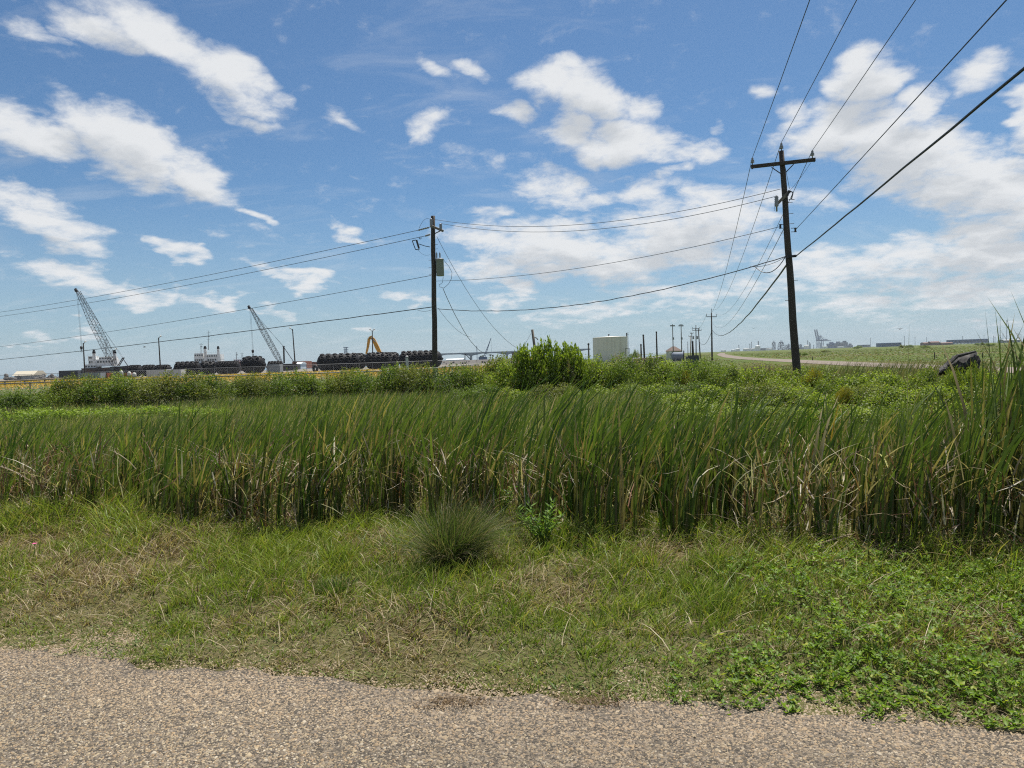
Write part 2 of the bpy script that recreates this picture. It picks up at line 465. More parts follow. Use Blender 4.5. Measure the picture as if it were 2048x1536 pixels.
# storage tank steel: weathered paint, rust running down from the rim
mt, n, m = material('tank_steel')
tcn = n('ShaderNodeTexCoord')
v1 = n('ShaderNodeMapping', ins={'Vector': tcn.outputs['Object'], 'Scale': (1.2, 1.2, 0.06)})
s1 = n('ShaderNodeTexNoise', ins={'Vector': v1.outputs[0], 'Scale': 1.3, 'Detail': 8.0, 'Roughness': 0.7})
s2 = n('ShaderNodeTexNoise', ins={'Vector': tcn.outputs['Object'], 'Scale': 0.5, 'Detail': 5.0})
r1 = n('ShaderNodeMapRange', interpolation_type='SMOOTHSTEP', ins={0: s1.outputs['Fac'], 1: 0.5, 2: 0.8, 4: 0.6})
c0 = n('ShaderNodeMix', data_type='RGBA', ins={0: s2.outputs['Fac'], 6: (0.66, 0.61, 0.53, 1), 7: (0.76, 0.71, 0.63, 1)})
c1_ = n('ShaderNodeMix', data_type='RGBA', ins={0: r1.outputs[0], 6: c0.outputs[2], 7: (0.30, 0.23, 0.16, 1)})
bs = n('ShaderNodeBsdfPrincipled', ins={'Base Color': c1_.outputs[2], 'Roughness': 0.6})
n('ShaderNodeOutputMaterial', ins={'Surface': bs.outputs[0]})
M['tank'] = mt

# pebbles: one tone per stone
mt, n, m = material('pebble')
at = n('ShaderNodeAttribute', attribute_name='Col')
bs = n('ShaderNodeBsdfPrincipled', ins={'Base Color': at.outputs['Color'], 'Roughness': 0.75, 'Specular IOR Level': 0.3})
n('ShaderNodeOutputMaterial', ins={'Surface': bs.outputs[0]})
M['pebble'] = mt

# road binder between the stones and where they are too far to tell apart
mt, n, m = material('chip_seal')
tcn = n('ShaderNodeTexCoord')
vo = n('ShaderNodeTexVoronoi', ins={'Vector': tcn.outputs['Object'], 'Scale': 85.0})
gr = n('ShaderNodeSeparateColor', ins={0: vo.outputs['Color']})
rp = n('ShaderNodeValToRGB', ins={0: gr.outputs[0]})
els = rp.color_ramp.elements
els[0].position = 0.0; els[0].color = (0.05, 0.04, 0.028, 1)
els[1].position = 1.0; els[1].color = (0.25, 0.20, 0.15, 1)
e = els.new(0.4); e.color = (0.085, 0.068, 0.048, 1)
e = els.new(0.75); e.color = (0.15, 0.118, 0.08, 1)
big = n('ShaderNodeTexNoise', ins={'Vector': tcn.outputs['Object'], 'Scale': 1.1, 'Detail': 5.0})
cm = n('ShaderNodeMix', data_type='RGBA', blend_type='MULTIPLY', ins={0: 0.5, 6: rp.outputs[0], 7: big.outputs['Fac']})
ed = n('ShaderNodeMapRange', ins={0: vo.outputs['Distance'], 1: 0.0, 2: 0.5, 3: 1.0, 4: 0.0})
bp = n('ShaderNodeBump', ins={'Height': ed.outputs[0], 'Strength': 0.7, 'Distance': 0.008})
bs = n('ShaderNodeBsdfPrincipled', ins={'Base Color': cm.outputs[2], 'Roughness': 0.85, 'Normal': bp.outputs[0]})
n('ShaderNodeOutputMaterial', ins={'Surface': bs.outputs[0]})
M['chipseal'] = mt

# pale gravel lane, gravel yard
def gravel_mat(name, a, b, sc):
    mt, n, m = material(name)
    tcn = n('ShaderNodeTexCoord')
    nz = n('ShaderNodeTexNoise', ins={'Vector': tcn.outputs['Object'], 'Scale': sc, 'Detail': 8.0, 'Roughness': 0.7})
    mx = n('ShaderNodeMix', data_type='RGBA', ins={0: nz.outputs['Fac'], 6: a + (1,), 7: b + (1,)})
    bs = n('ShaderNodeBsdfPrincipled', ins={'Base Color': mx.outputs[2], 'Roughness': 0.9})
    n('ShaderNodeOutputMaterial', ins={'Surface': bs.outputs[0]})
    return mt
M['lane'] = gravel_mat('gravel_lane', (0.13, 0.10, 0.075), (0.19, 0.15, 0.115), 1.2)
M['yard'] = gravel_mat('gravel_yard', (0.13, 0.11, 0.085), (0.20, 0.17, 0.13), 0.25)
mt, n, m = material('sea_water')
tcn = n('ShaderNodeTexCoord')
nz = n('ShaderNodeTexNoise', ins={'Vector': tcn.outputs['Object'], 'Scale': 0.6, 'Detail': 6.0})
bp = n('ShaderNodeBump', ins={'Height': nz.outputs['Fac'], 'Strength': 0.35, 'Distance': 0.4})
bs = n('ShaderNodeBsdfPrincipled', ins={'Base Color': (0.03, 0.07, 0.10, 1), 'Roughness': 0.12, 'Normal': bp.outputs[0]})
n('ShaderNodeOutputMaterial', ins={'Surface': bs.outputs[0]})
M['water'] = mt

# ground: soil and thatch near by, meadow further off
mt, n, m = material('meadow_ground')
tcn = n('ShaderNodeTexCoord')
ob = tcn.outputs['Object']
fine = n('ShaderNodeTexNoise', ins={'Vector': ob, 'Scale': 75.0, 'Detail': 7.0, 'Roughness': 0.85})
fine = n('ShaderNodeMapRange', ins={0: fine.outputs['Fac'], 1: 0.36, 2: 0.64})
clod = n('ShaderNodeTexVoronoi', ins={'Vector': ob, 'Scale': 60.0})
mid = n('ShaderNodeTexNoise', ins={'Vector': ob, 'Scale': 1.3, 'Detail': 6.0, 'Roughness': 0.65})
farv = n('ShaderNodeMapping', ins={'Vector': ob, 'Scale': (0.03, 0.011, 1)})
far = n('ShaderNodeTexNoise', ins={'Vector': farv.outputs[0], 'Scale': 1.0, 'Detail': 9.0, 'Roughness': 0.7})
soil = n('ShaderNodeMix', data_type='RGBA', ins={0: fine.outputs[0], 6: (0.03, 0.024, 0.013, 1), 7: (0.24, 0.19, 0.105, 1)})
gsh0 = n('ShaderNodeMix', data_type='RGBA', ins={0: clod.outputs['Distance'], 6: (0.04, 0.055, 0.014, 1), 7: (0.19, 0.20, 0.06, 1)})
gsh = n('ShaderNodeMix', data_type='RGBA', ins={0: mid.outputs['Fac'], 6: soil.outputs[2], 7: gsh0.outputs[2]})
mead = n('ShaderNodeValToRGB', ins={0: far.outputs['Fac']})
els = mead.color_ramp.elements
els[0].position = 0.3; els[0].color = (0.060, 0.090, 0.020, 1)
els[1].position = 0.72; els[1].color = (0.115, 0.13, 0.038, 1)
e = els.new(0.5); e.color = (0.085, 0.112, 0.025, 1)
e = els.new(0.6); e.color = (0.105, 0.095, 0.038, 1)
sp = n('ShaderNodeSeparateXYZ', ins={0: ob})
fd = n('ShaderNodeMapRange', interpolation_type='SMOOTHSTEP', ins={0: sp.outputs[1], 1: 9.0, 2: 22.0})
cc = n('ShaderNodeMix', data_type='RGBA', ins={0: fd.outputs[0], 6: gsh.outputs[2], 7: mead.outputs[0]})
bp = n('ShaderNodeBump', ins={'Height': fine.outputs[0], 'Strength': 0.6, 'Distance': 0.02})
bs = n('ShaderNodeBsdfPrincipled', ins={'Base Color': cc.outputs[2], 'Roughness': 0.95, 'Specular IOR Level': 0.1, 'Normal': bp.outputs[0]})
n('ShaderNodeOutputMaterial', ins={'Surface': bs.outputs[0]})
M['ground'] = mt

# ------------------------------------------------------------------ ground, roads, water
def road_edge(x):
    """near edge of the grass verge"""
    x = np.asarray(x, float)
    return 3.42 - 0.24 * x + (fbm(x, x * 0, 1.6, 3) - 0.5) * 0.62 + (fbm(x, x * 0 + 7, 4.5, 13) - .5) * .34 - 0.10 * sstep(1.6, 2.4, x)
def reed_front(x):
    x = np.asarray(x, float)
    return 6.55 - np.where(x < 0, 0.20 * x, 0.43 * x - .03 * x * np.clip(x - 3, 0, 6)) + (fbm(x, x * 0, 1.1, 8) - 0.5) * 1.3
def gz(x, y):
    x = np.asarray(x, float); y = np.asarray(y, float)
    d = y - (3.42 - 0.24 * x)
    near = np.exp(-((x / 14.0) ** 2)) * (1 - sstep(14, 26, y))
    rise = sstep(-0.05, 1.0, d) * (0.02 + 0.19 * (fbm(x, y, 1.25, 5) - 0.38)) * near
    ditch = -0.06 * sstep(2.2, 4.5, d) * near
    return np.where(d < 0, -0.03, rise + ditch)

def graded(lo, hi, near_lo, near_hi, step, grow=1.35):
    a = list(np.arange(near_lo, near_hi + step / 2, step))
    s = step; v = near_lo
    while v > lo:
        s *= grow; v -= s; a.insert(0, max(v, lo))
    s = step; v = near_hi
    while v < hi:
        s *= grow; v += s; a.append(min(v, hi))
    return np.array(a)
gx = graded(-9000, 9000, -9, 9, 0.18); gy = graded(-200, 9000, 1.5, 12, 0.18)
X, Y = np.meshgrid(gx, gy)
Z = gz(X, Y)
V = np.stack([X.ravel(), Y.ravel(), Z.ravel()], 1)
nx, ny = len(gx), len(gy)
i = np.arange((ny - 1) * (nx - 1)); r_, c_ = i // (nx - 1), i % (nx - 1)
q = r_ * nx + c_
Fq = np.stack([q, q + 1, q + nx + 1, q + nx], 1)
ground = link('ground', np_mesh('ground', V, None, [Fq], M['ground'], smooth=True))
tag(ground, 'flat green coastal meadow reaching the horizon', kind='structure')

# road in front: chip seal sheet, its far edge runs under the grass
xs = np.concatenate([np.linspace(-70, -8, 20), np.linspace(-7, 7, 90), np.linspace(8, 70, 20)])
edge = road_edge(xs) + 0.12
V = []; Fq = []
rows = [-8, -2, 1.2, 2.2, 2.85]
for k, x in enumerate(xs):
    for rr in rows:
        V.append((x, rr - 0.24 * x, 0.0))
    V.append((x, max(edge[k], 2.9 - 0.24 * x), 0.0))
R1 = len(rows) + 1
for k in range(len(xs) - 1):
    for j in range(R1 - 1):
        Fq.append((k * R1 + j, (k + 1) * R1 + j, (k + 1) * R1 + j + 1, k * R1 + j + 1))
road = link('road', np_mesh('road', np.array(V), None, [np.array(Fq)], M['chipseal']))
tag(road, 'tan chip seal road along the bottom of the view', kind='structure')

def ribbon(name, pts, w, z, mat, label):
    mb = MB()
    vs = []; fs = []
    for k, (x, y) in enumerate(pts):
        a = Vector(pts[max(k - 1, 0)]); b = Vector(pts[min(k + 1, len(pts) - 1)])
        t = (b - a).normalized(); nn = Vector((-t.y, t.x)) * w / 2
        vs += [(x + nn.x, y + nn.y, z), (x - nn.x, y - nn.y, z)]
    for k in range(len(pts) - 1):
        fs.append((2 * k + 1, 2 * k + 3, 2 * k + 2, 2 * k))
    mb.add(vs, fs)
    return tag(mb.build(name, mat), label, kind='structure')
ribbon('lane', [(26.6, 20), (28.8, 40), (32.1, 62), (37.6, 90), (47, 137), (60, 190), (82, 270), (125, 420), (240, 800)], 4.8, 0.03, M['lane'],
       'pale gravel lane running away to the right beyond the shrubs')
ribbon('driveway', [(-90, 86), (-60, 83.5), (-40, 83), (-20, 86), (-6, 100), (2, 128), (30, 138), (46, 137)], 2.6, 0.03, M['lane'], 'pale gravel driveway behind the fence')
mb = MB(); mb.add([(-260, 150, .02), (-2, 150, .02), (6, 165, .02), (8, 330, .02), (-260, 330, .02)], [(0, 1, 2, 3, 4)])
tag(mb.build('yard', M['yard']), 'gravel storage yard behind the far fence', kind='structure')
mb = MB(); mb.add([(-9000, 332, .05), (60, 332, .05), (330, 1500, .05), (-500, 9000, .05), (-9000, 9000, .05)], [(0, 1, 2, 3, 4)])
tag(mb.build('water', M['water']), 'strip of sea beyond the storage yard', kind='structure')

# ------------------------------------------------------------------ loose stones of the road
NP_ = 260000
py_ = 1.8 + U0(0, 1, NP_) * 2.9; px_ = U0(-1, 1, NP_) * 4.0
dd = py_ - road_edge(px_)
keep = (dd < 0.6) & (rng.random(NP_) < 1 - sstep(-0.05, 0.45, dd + (fbm(px_, py_, 3.1, 23) - .5) * .5)) & (np.abs(px_) < 0.80 * py_ + 0.5)
px_, py_, dd = px_[keep], py_[keep], dd[keep]
N = len(px_)
sz = rng.lognormal(math.log(0.0046), 0.30, N)
big_ = rng.random(N) < 0.03; sz[big_] *= 1.5
an0 = rng.uniform(0, 2 * np.pi, N)
ring = 5
ang = an0[:, None] + np.linspace(0, 2 * np.pi, ring, endpoint=False)[None] + rng.uniform(-.25, .25, (N, ring))
rad = sz[:, None] * rng.uniform(.8, 1.2, (N, ring))
z0 = np.maximum(gz(px_, py_), 0.0)
base = np.stack([px_[:, None] + np.cos(ang) * rad, py_[:, None] + np.sin(ang) * rad * rng.uniform(.65, 1, (N, 1)), z0[:, None] + rng.uniform(-.0015, .001, (N, ring))], 2)
topv = np.stack([px_ + rng.normal(0, .25, N) * sz, py_ + rng.normal(0, .25, N) * sz, z0 + sz * rng.uniform(.35, .85, N)], 1)[:, None]
V = np.concatenate([base, topv], 1)          # N,6,3
tri = np.array([(k, (k + 1) % 5, 5) for k in range(5)])
Fc = (np.arange(N)[:, None, None] * 6 + tri[None]).reshape(-1, 3)
pal = np.array([(.54, .44, .28), (.42, .29, .16), (.34, .22, .12), (.20, .17, .14), (.05, .046, .042), (.70, .63, .50), (.46, .37, .25), (.25, .23, .21), (.50, .32, .16)])
wts = np.array([.17, .14, .09, .13, .12, .10, .13, .07, .05])
ci = rng.choice(len(pal), N, p=wts / wts.sum())
cc_ = pal[ci] * .55 + .45 * np.array([.41, .32, .205])
cc_ = cc_ * rng.uniform(.78, 1.12, (N, 1)) * .60 * (.72 + .56 * fbm(px_ * .35, py_ + .24 * px_, 1.6, 27))[:, None]
warm = (sstep(-0.55, -0.1, dd) * 0.5)[:, None]               # dustier, sandier stones at the edge
cc_ = cc_ * (1 - warm) + warm * (cc_ * .4 + np.array([.36, .26, .165]) * .6)
tar = sstep(.52, .7, fbm(px_, py_, .9, 21))[:, None] * sstep(3.0, 2.4, py_ + .24 * px_)[:, None] * .5
cc_ = cc_ * (1 - tar) + tar * np.array([.12, .115, .11])
tag(link('gravel', np_mesh('gravel', V.reshape(-1, 3), None, [Fc], M['pebble'], np.repeat(cc_, 6, 0))),
    'small tan and grey stones of the road surface', kind='stuff')

# ------------------------------------------------------------------ blades and leaves
def blades(base, H, W, ld, L, fa, cb, ct, segs=3, p=2.0, prof=0.35, droop=0.18):
    N = len(base)
    t = np.linspace(0, 1, segs + 1)
    hx = np.cos(ld) * L * H; hy = np.sin(ld) * L * H
    tp = t[None] ** p
    cx = base[:, 0:1] + hx[:, None] * tp
    cy = base[:, 1:2] + hy[:, None] * tp
    cz = base[:, 2:3] + H[:, None] * (t[None] - droop * np.minimum(L, 2.2)[:, None] ** 2 * t[None] ** 3)
    w = W[:, None] * (1 - t[None] ** 2 * (1 - 0.0)) ** prof if prof else W[:, None] * np.ones_like(t)[None]
    ux = np.cos(fa)[:, None] * w / 2; uy = np.sin(fa)[:, None] * w / 2
    Lv = np.stack([cx - ux, cy - uy, cz], 2); Rv = np.stack([cx + ux, cy + uy, cz], 2)
    k = 2 * segs + 1
    V = np.zeros((N, k, 3))
    V[:, 0:2 * segs:2] = Lv[:, :-1]; V[:, 1:2 * segs:2] = Rv[:, :-1]
    V[:, -1] = np.stack([cx[:, -1], cy[:, -1], cz[:, -1]], 1)
    quads = np.array([(2 * j, 2 * j + 1, 2 * j + 3, 2 * j + 2) for j in range(segs - 1)]).reshape(-1, 4)
    tri = np.array([(2 * segs - 2, 2 * segs - 1, 2 * segs)])
    o = np.arange(N)[:, None, None] * k
    Fq = (o + quads[None]).reshape(-1, 4); Ft = (o + tri[None]).reshape(-1, 3)
    tv = np.concatenate([np.repeat(t[:-1], 2), [1.0]])
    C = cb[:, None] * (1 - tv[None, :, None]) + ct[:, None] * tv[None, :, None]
    return V.reshape(-1, 3), Fq, Ft, C.reshape(-1, 3)
class NB:
    def __init__(s): s.V = []; s.Q = []; s.T = []; s.C = []; s.n = 0
    def add(s, r):
        V, Fq, Ft, C = r
        s.V.append(V); s.Q.append(Fq + s.n); s.T.append(Ft + s.n); s.C.append(C); s.n += len(V)
    def mesh(s, name, mat):
        fs = [f for f in (np.concatenate(s.Q), np.concatenate(s.T)) if len(f)]
        return np_mesh(name, np.concatenate(s.V), None, fs, mat, np.concatenate(s.C))
def leaf_quads(c, nrm, up, ln, wd, colr, fold=0.25):
    """pointed leaves, folded along the midrib: 2 quads each -> 6 points"""
    N = len(c)
    up = up - nrm * np.sum(up * nrm, 1, keepdims=True)
    up /= np.linalg.norm(up, axis=1, keepdims=True) + 1e-9
    sd = np.cross(up, nrm)
    ln = ln[:, None]; wd = wd[:, None]
    a = c; b = c + up * ln
    m1 = c + up * ln * .5 - nrm * wd * fold
    l = c + up * ln * .48 + sd * wd * .5; r = c + up * ln * .48 - sd * wd * .5
    V = np.stack([a, l, b, r, m1], 1)
    tri = np.array([(0, 4, 1), (4, 2, 1), (0, 3, 4), (4, 3, 2)])
    F = (np.arange(N)[:, None, None] * 5 + tri[None]).reshape(-1, 3)
    return V.reshape(-1, 3), np.zeros((0, 4), int), F, np.repeat(colr, 5, 0)
def unit(v): return v / (np.linalg.norm(v, axis=-1, keepdims=True) + 1e-9)
def mixc(a, b, t): return np.asarray(a)[None] * (1 - t[:, None]) + np.asarray(b)[None] * t[:, None]
U = rng.uniform

# ------------------------------------------------------------------ verge grass
nb = NB()
# tussocks: each with its own tone, height and share of dry blades
NT = 15000
x = U(-7.8, 6.8, NT); y = 2.3 + U(0, 1, NT) ** 1.1 * 7.0
e = road_edge(x); f = reed_front(x); d = y - e
patch = fbm(x, y, 1.2, 41); patch2 = fbm(x, y, 3.5, 51); patch3 = fbm(x, y, .55, 61)
keep = (d > -.3) & (y < f + .9) & (np.abs(x) < .80 * y + .8) & (rng.random(NT) < sstep(-.10, .42, d + (patch2 - .5) * 1.2) * (.55 + .75 * patch))
x, y, d, f, patch, patch2, patch3 = [k[keep] for k in (x, y, d, f, patch, patch2, patch3)]
NT = len(x)
lush = sstep(1.1, .15, f - y) * (.35 + .65 * sstep(.42, .6, patch3))
Ht = (.034 + .115 * sstep(.15, 1.3, d) * (.3 + 1.4 * patch2) + .15 * lush) * U(.7, 1.3, NT)
dryt = np.clip(.17 + 3.6 * (.5 - patch) + 1.1 * (patch2 - .5) + .5 * rng.normal(0, .35, NT) - .45 * lush, 0.03, .92)
dryt = np.where((x < -2.4) & (y > 4.8), np.clip(dryt + .3, 0, .95), dryt)
dryt = np.maximum(dryt, sstep(.4, -.1, d) * .4)
tone = np.clip(U(0, 1, NT) * .6 + .5 * fbm(x, y, 2.2, 55), 0, 1)
nbl = (U(9, 19, NT) * (1 + .25 * lush)).astype(int)
ii = np.repeat(np.arange(NT), nbl); N = len(ii)
a = U(0, 6.283, N); rr = np.sqrt(U(0, 1, N)) * (.035 + .25 * Ht[ii])
bx_ = x[ii] + rr * np.cos(a); by_ = y[ii] + rr * np.sin(a)
isd = rng.random(N) < dryt[ii]
g1 = mixc((.062, .140, .018), (.31, .36, .055), np.clip(tone[ii] * .75 + U(0, .35, N), 0, 1))
yel = rng.random(N) < .14
g1[yel] = mixc((.28, .27, .06), (.40, .34, .10), U(0, 1, yel.sum()))
g2 = mixc((.24, .17, .085), (.55, .45, .27), U(0, 1, N))
br = rng.random(N) < .28
g2[br] = mixc((.10, .06, .035), (.20, .125, .075), U(0, 1, br.sum()))
c = np.where(isd[:, None], g2, g1)
H = Ht[ii] * U(.5, 1.15, N) * np.where(isd, .8, 1.0)
L = np.where(isd, U(.4, 2.0, N), U(.15, 1.25, N))
ld = np.where(rng.random(N) < .6, a, np.where(rng.random(N) < .6, U(-.9, .9, N), U(-np.pi, np.pi, N)))
W = U(.0038, .0080, N) * (1 + .5 * lush[ii])
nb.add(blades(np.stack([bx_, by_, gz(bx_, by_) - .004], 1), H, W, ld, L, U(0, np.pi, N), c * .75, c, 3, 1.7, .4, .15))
# short mat between them
N = 190000
x = U(-6.3, 5.3, N); y = 2.3 + U(0, 1, N) ** 1.45 * 4.4
d = y - road_edge(x); p2 = fbm(x, y, 3.5, 51); p1 = fbm(x, y, 1.2, 41)
k = (d > -.35) & (y < reed_front(x)) & (np.abs(x) < .80 * y + .8) & ((rng.random(N) < sstep(-.2, .35, d + (p2 - .5) * .9) * .9) | ((fbm(x, y, 2.4, 57) > .66) & (d > -.34) & (rng.random(N) < .8))); x, y, p1 = x[k], y[k], p1[k]; N = len(x)
isd = rng.random(N) < np.clip(.32 + 2.2 * (.5 - p1), .06, .9)
c = np.where(isd[:, None], mixc((.22, .16, .085), (.46, .38, .23), U(0, 1, N)), mixc((.08, .15, .025), (.25, .31, .06), U(0, 1, N)))
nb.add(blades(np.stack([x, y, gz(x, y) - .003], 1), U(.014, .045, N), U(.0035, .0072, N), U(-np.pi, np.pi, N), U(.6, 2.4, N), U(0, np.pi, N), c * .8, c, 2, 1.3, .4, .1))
# brown withered mats on the gravel edge
for (mx, my) in ((890, 1386), (1160, 1388), (300, 1322)):
    h_ = my - (717 - .0335 * (mx - 1024)); yc = EYE * F_PX / h_; xc = (mx - 1024) / F_PX * yc
    n3 = 260; x3 = xc + rng.normal(0, .08, n3) + .05 * np.sin(np.arange(n3)); y3 = yc - .06 + .10 * math.sin(mx * 1.7) + rng.normal(0, .035, n3)
    c3 = mixc((.09, .055, .03), (.24, .16, .085), U(0, 1, n3)) if mx != 300 else mixc((.10, .15, .03), (.30, .28, .09), U(0, 1, n3))
    nb.add(blades(np.stack([x3, y3, np.full(n3, .003)], 1), U(.008, .022, n3), U(.003, .006, n3), U(-np.pi, np.pi, n3), U(1.2, 3, n3), U(0, np.pi, n3), c3, c3, 2, 1.3, .4, .1))
# long dry stalks lying in the sward
n2 = 1500
x = U(-6, 5, n2); y = U(3.6, 7.2, n2)
k = (y - road_edge(x) > .15) & (y < reed_front(x)); x, y = x[k], y[k]; n2 = len(x)
c = mixc((.30, .22, .12), (.52, .44, .29), U(0, 1, n2))
nb.add(blades(np.stack([x, y, gz(x, y) + .03], 1), U(.06, .16, n2), U(.003, .006, n2), U(-np.pi, np.pi, n2), U(1, 2.4, n2), U(0, np.pi, n2), c, c, 3, 1.4, .4, .1))
tag(link('verge_grass', nb.mesh('verge_grass', M['grass'])), 'short green and straw coloured grass of the roadside verge', kind='stuff')

# broad-leaved ground cover creeping over the verge on the right
nb = NB()
NS = 15000
x = U(.7, 5.6, NS); y = U(2.3, 6.2, NS)
d = y - road_edge(x)
cover = sstep(1.2, 2.1, x + .55 * (y - 4.4) * -1 + (fbm(x, y, 1.4, 71) - .5) * 1.3) * sstep(-.12, .12, d) * sstep(5.7, 4.7, y + .24 * (x - 2.5) + (fbm(x, y, 2, 77) - .5) * .8)
clear = sstep(.30, .48, fbm(x, y, 2.6, 81))
k = rng.random(NS) < cover * (.4 + .6 * clear); x, y, d = x[k], y[k], d[k]
hh = (U(.015, .12, len(x))) * sstep(-.1, .7, d) + .012
LC = []; 
for j in range(len(x)):
    nl = random.randint(4, 7); a0 = random.uniform(0, 6.28)
    tone = random.random()
    for q in range(nl):
        a = a0 + q * 6.283 / nl + random.uniform(-.3, .3)
        LC.append((x[j], y[j], hh[j] - .012 * (q % 2), a, random.uniform(.1, .75), random.uniform(.014, .036) * (1.25 if tone > .8 else 1), tone))
LC = np.array(LC); N = len(LC)
zb = gz(LC[:, 0], LC[:, 1])
ctr = np.stack([LC[:, 0], LC[:, 1], zb + LC[:, 2]], 1)
upv = np.stack([np.cos(LC[:, 3]), np.sin(LC[:, 3]), LC[:, 4]], 1)
nv = unit(np.stack([-np.cos(LC[:, 3]) * LC[:, 4], -np.sin(LC[:, 3]) * LC[:, 4], np.ones(N)], 1) + rng.normal(0, .22, (N, 3)))
c = mixc((.045, .105, .011), (.20, .305, .026), np.clip(LC[:, 6] * .7 + U(0, .3, N), 0, 1))
yl = rng.random(N) < .10; c[yl] = mixc((.24, .30, .03), (.34, .36, .05), U(0, 1, yl.sum()))
nb.add(leaf_quads(ctr, nv, upv, LC[:, 5], LC[:, 5] * U(.42, .62, N), c))
ns = len(x)
c = mixc((.06, .10, .025), (.16, .12, .06), U(0, 1, ns))
nb.add(blades(np.stack([x + U(-.02, .02, ns), y + U(-.02, .02, ns), gz(x, y)], 1), hh, np.full(ns, .003), U(0, 6.28, ns), U(0, .3, ns), U(0, 3.1, ns), c, c, 2, 1.0, .1, 0))
tag(link('ground_cover', nb.mesh('ground_cover', M['leaf'])), 'low bright green broad-leaved creeper spreading over the verge', kind='stuff')

# ------------------------------------------------------------------ cattails
def reed_height(x, y=None):
    y = reed_front(x) + .8 if y is None else y
    r = x / y
    return .74 + .27 * sstep(-.62, -.02, r) - .08 * sstep(.14, .32, r) + .66 * sstep(.60, .74, r)
nb = NB()
NC = 3000
x = U(-11.5, 9.5, NC)
y = reed_front(x) + U(0, 1, NC) ** 1.25 * 3.6
k = (np.abs(x) < .80 * y + 1.0) & (rng.random(NC) < .08 + 1.35 * sstep(.40, .60, fbm(x, y, 2.0, 91))); x, y = x[k], y[k]
hc = reed_height(x, y) * U(.66, 1.34, len(x)) * (.62 + .78 * fbm(x, y, 1.3, 95))
B = []
for j in range(len(x)):
    dl = random.gauss(.0, .7)
    for q in range(random.randint(5, 9)):
        B.append((x[j] + random.gauss(0, .03), y[j] + random.gauss(0, .03), hc[j] * random.uniform(.62, 1.08), random.uniform(.03, .46) , dl + random.gauss(0, .6)))
B = np.array(B); N = len(B)
c = mixc((.036, .078, .014), (.150, .200, .040), np.clip(U(0, 1, N) * .7 + .5 * fbm(B[:, 0], B[:, 1], 1.3, 97) - .1, 0, 1))
yl = rng.random(N) < .13; c[yl] = mixc((.20, .18, .05), (.38, .30, .12), U(0, 1, yl.sum()))
bcol = np.where((rng.random(N) < .35)[:, None], np.array([.12, .09, .045])[None], c * .75)
tipc = np.where((rng.random(N) < .12)[:, None], np.array([.30, .24, .12])[None], c * 1.1)
bz = gz(B[:, 0], B[:, 1])
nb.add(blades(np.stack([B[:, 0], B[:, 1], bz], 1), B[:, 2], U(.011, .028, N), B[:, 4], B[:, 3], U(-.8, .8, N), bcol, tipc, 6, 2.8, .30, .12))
# taller single blades that stand out of the mass
n2 = 900
x = U(-10.5, 8.5, n2); y = reed_front(x) + U(0, 1, n2) ** 1.4 * 2.8
c = mixc((.040, .085, .016), (.16, .21, .045), U(0, 1, n2))
nb.add(blades(np.stack([x, y, gz(x, y)], 1), reed_height(x, y) * U(1.1, 1.55, n2), U(.013, .026, n2), U(-.6, .55, n2), U(.06, .6, n2), U(-.7, .7, n2), c * .85, c, 7, 3.0, .3, .12))
# a few bent pale leaves arching over
n2 = 520
x = U(-10.5, 8.5, n2); y = reed_front(x) + U(0, 1, n2) ** 1.5 * 2.6
c = mixc((.16, .18, .07), (.50, .45, .30), U(0, 1, n2))
nb.add(blades(np.stack([x, y, gz(x, y) + U(.1, .5, n2)], 1), reed_height(x) * U(.25, .55, n2), U(.008, .015, n2), U(-.9, .9, n2) + np.where(rng.random(n2) < .25, np.pi, 0),
    U(.6, 1.9, n2), U(0, np.pi, n2), c, c * .95, 6, 2.2, .3, .2))
# dead, broken leaves hanging and tangled between the stems
n2 = 24000
x = U(-11, 9, n2); y = reed_front(x) - .05 + U(0, 1, n2) ** 1.8 * 3.0
k = rng.random(n2) < .15 + 1.2 * sstep(.38, .62, fbm(x, y, 1.1, 99)); x, y = x[k], y[k]; n2 = len(x)
zb = gz(x, y) + U(0, 1, n2) ** 1.1 * .68 * (.7 + .35 * reed_height(x))
tt = U(0, 1, n2)
c = mixc((.12, .085, .05), (.44, .36, .23), tt)
wh = rng.random(n2) < .14; c[wh] = mixc((.45, .40, .30), (.62, .57, .45), U(0, 1, wh.sum()))
rd = rng.random(n2) < .30; c[rd] = mixc((.10, .055, .035), (.24, .13, .075), U(0, 1, rd.sum()))
hang = rng.random(n2) < .5
nb.add(blades(np.stack([x, y, zb], 1), U(.08, .34, n2) * np.where(rng.random(n2) < .35, -.6, 1), U(.006, .0145, n2), U(-np.pi, np.pi, n2), np.where(hang, U(.05, .5, n2), U(.4, 2.2, n2)), U(0, np.pi, n2), c, c, 3, 1.3, .25, .1))
# straw lying at the foot
n2 = 5000
x = U(-9, 7, n2); y = reed_front(x) + U(-.15, .9, n2)
c = mixc((.16, .11, .065), (.42, .35, .23), U(0, 1, n2))
nb.add(blades(np.stack([x, y, gz(x, y) + U(.01, .12, n2)], 1), U(.02, .12, n2), U(.004, .009, n2), U(-np.pi, np.pi, n2), U(2, 7, n2), U(0, np.pi, n2), c, c, 2, 1.1, .2, .0))
tag(link('cattail_reeds', nb.mesh('cattail_reeds', M['reed'])), 'dense green cattails leaning in the wind with tangled dead leaves below', kind='stuff')

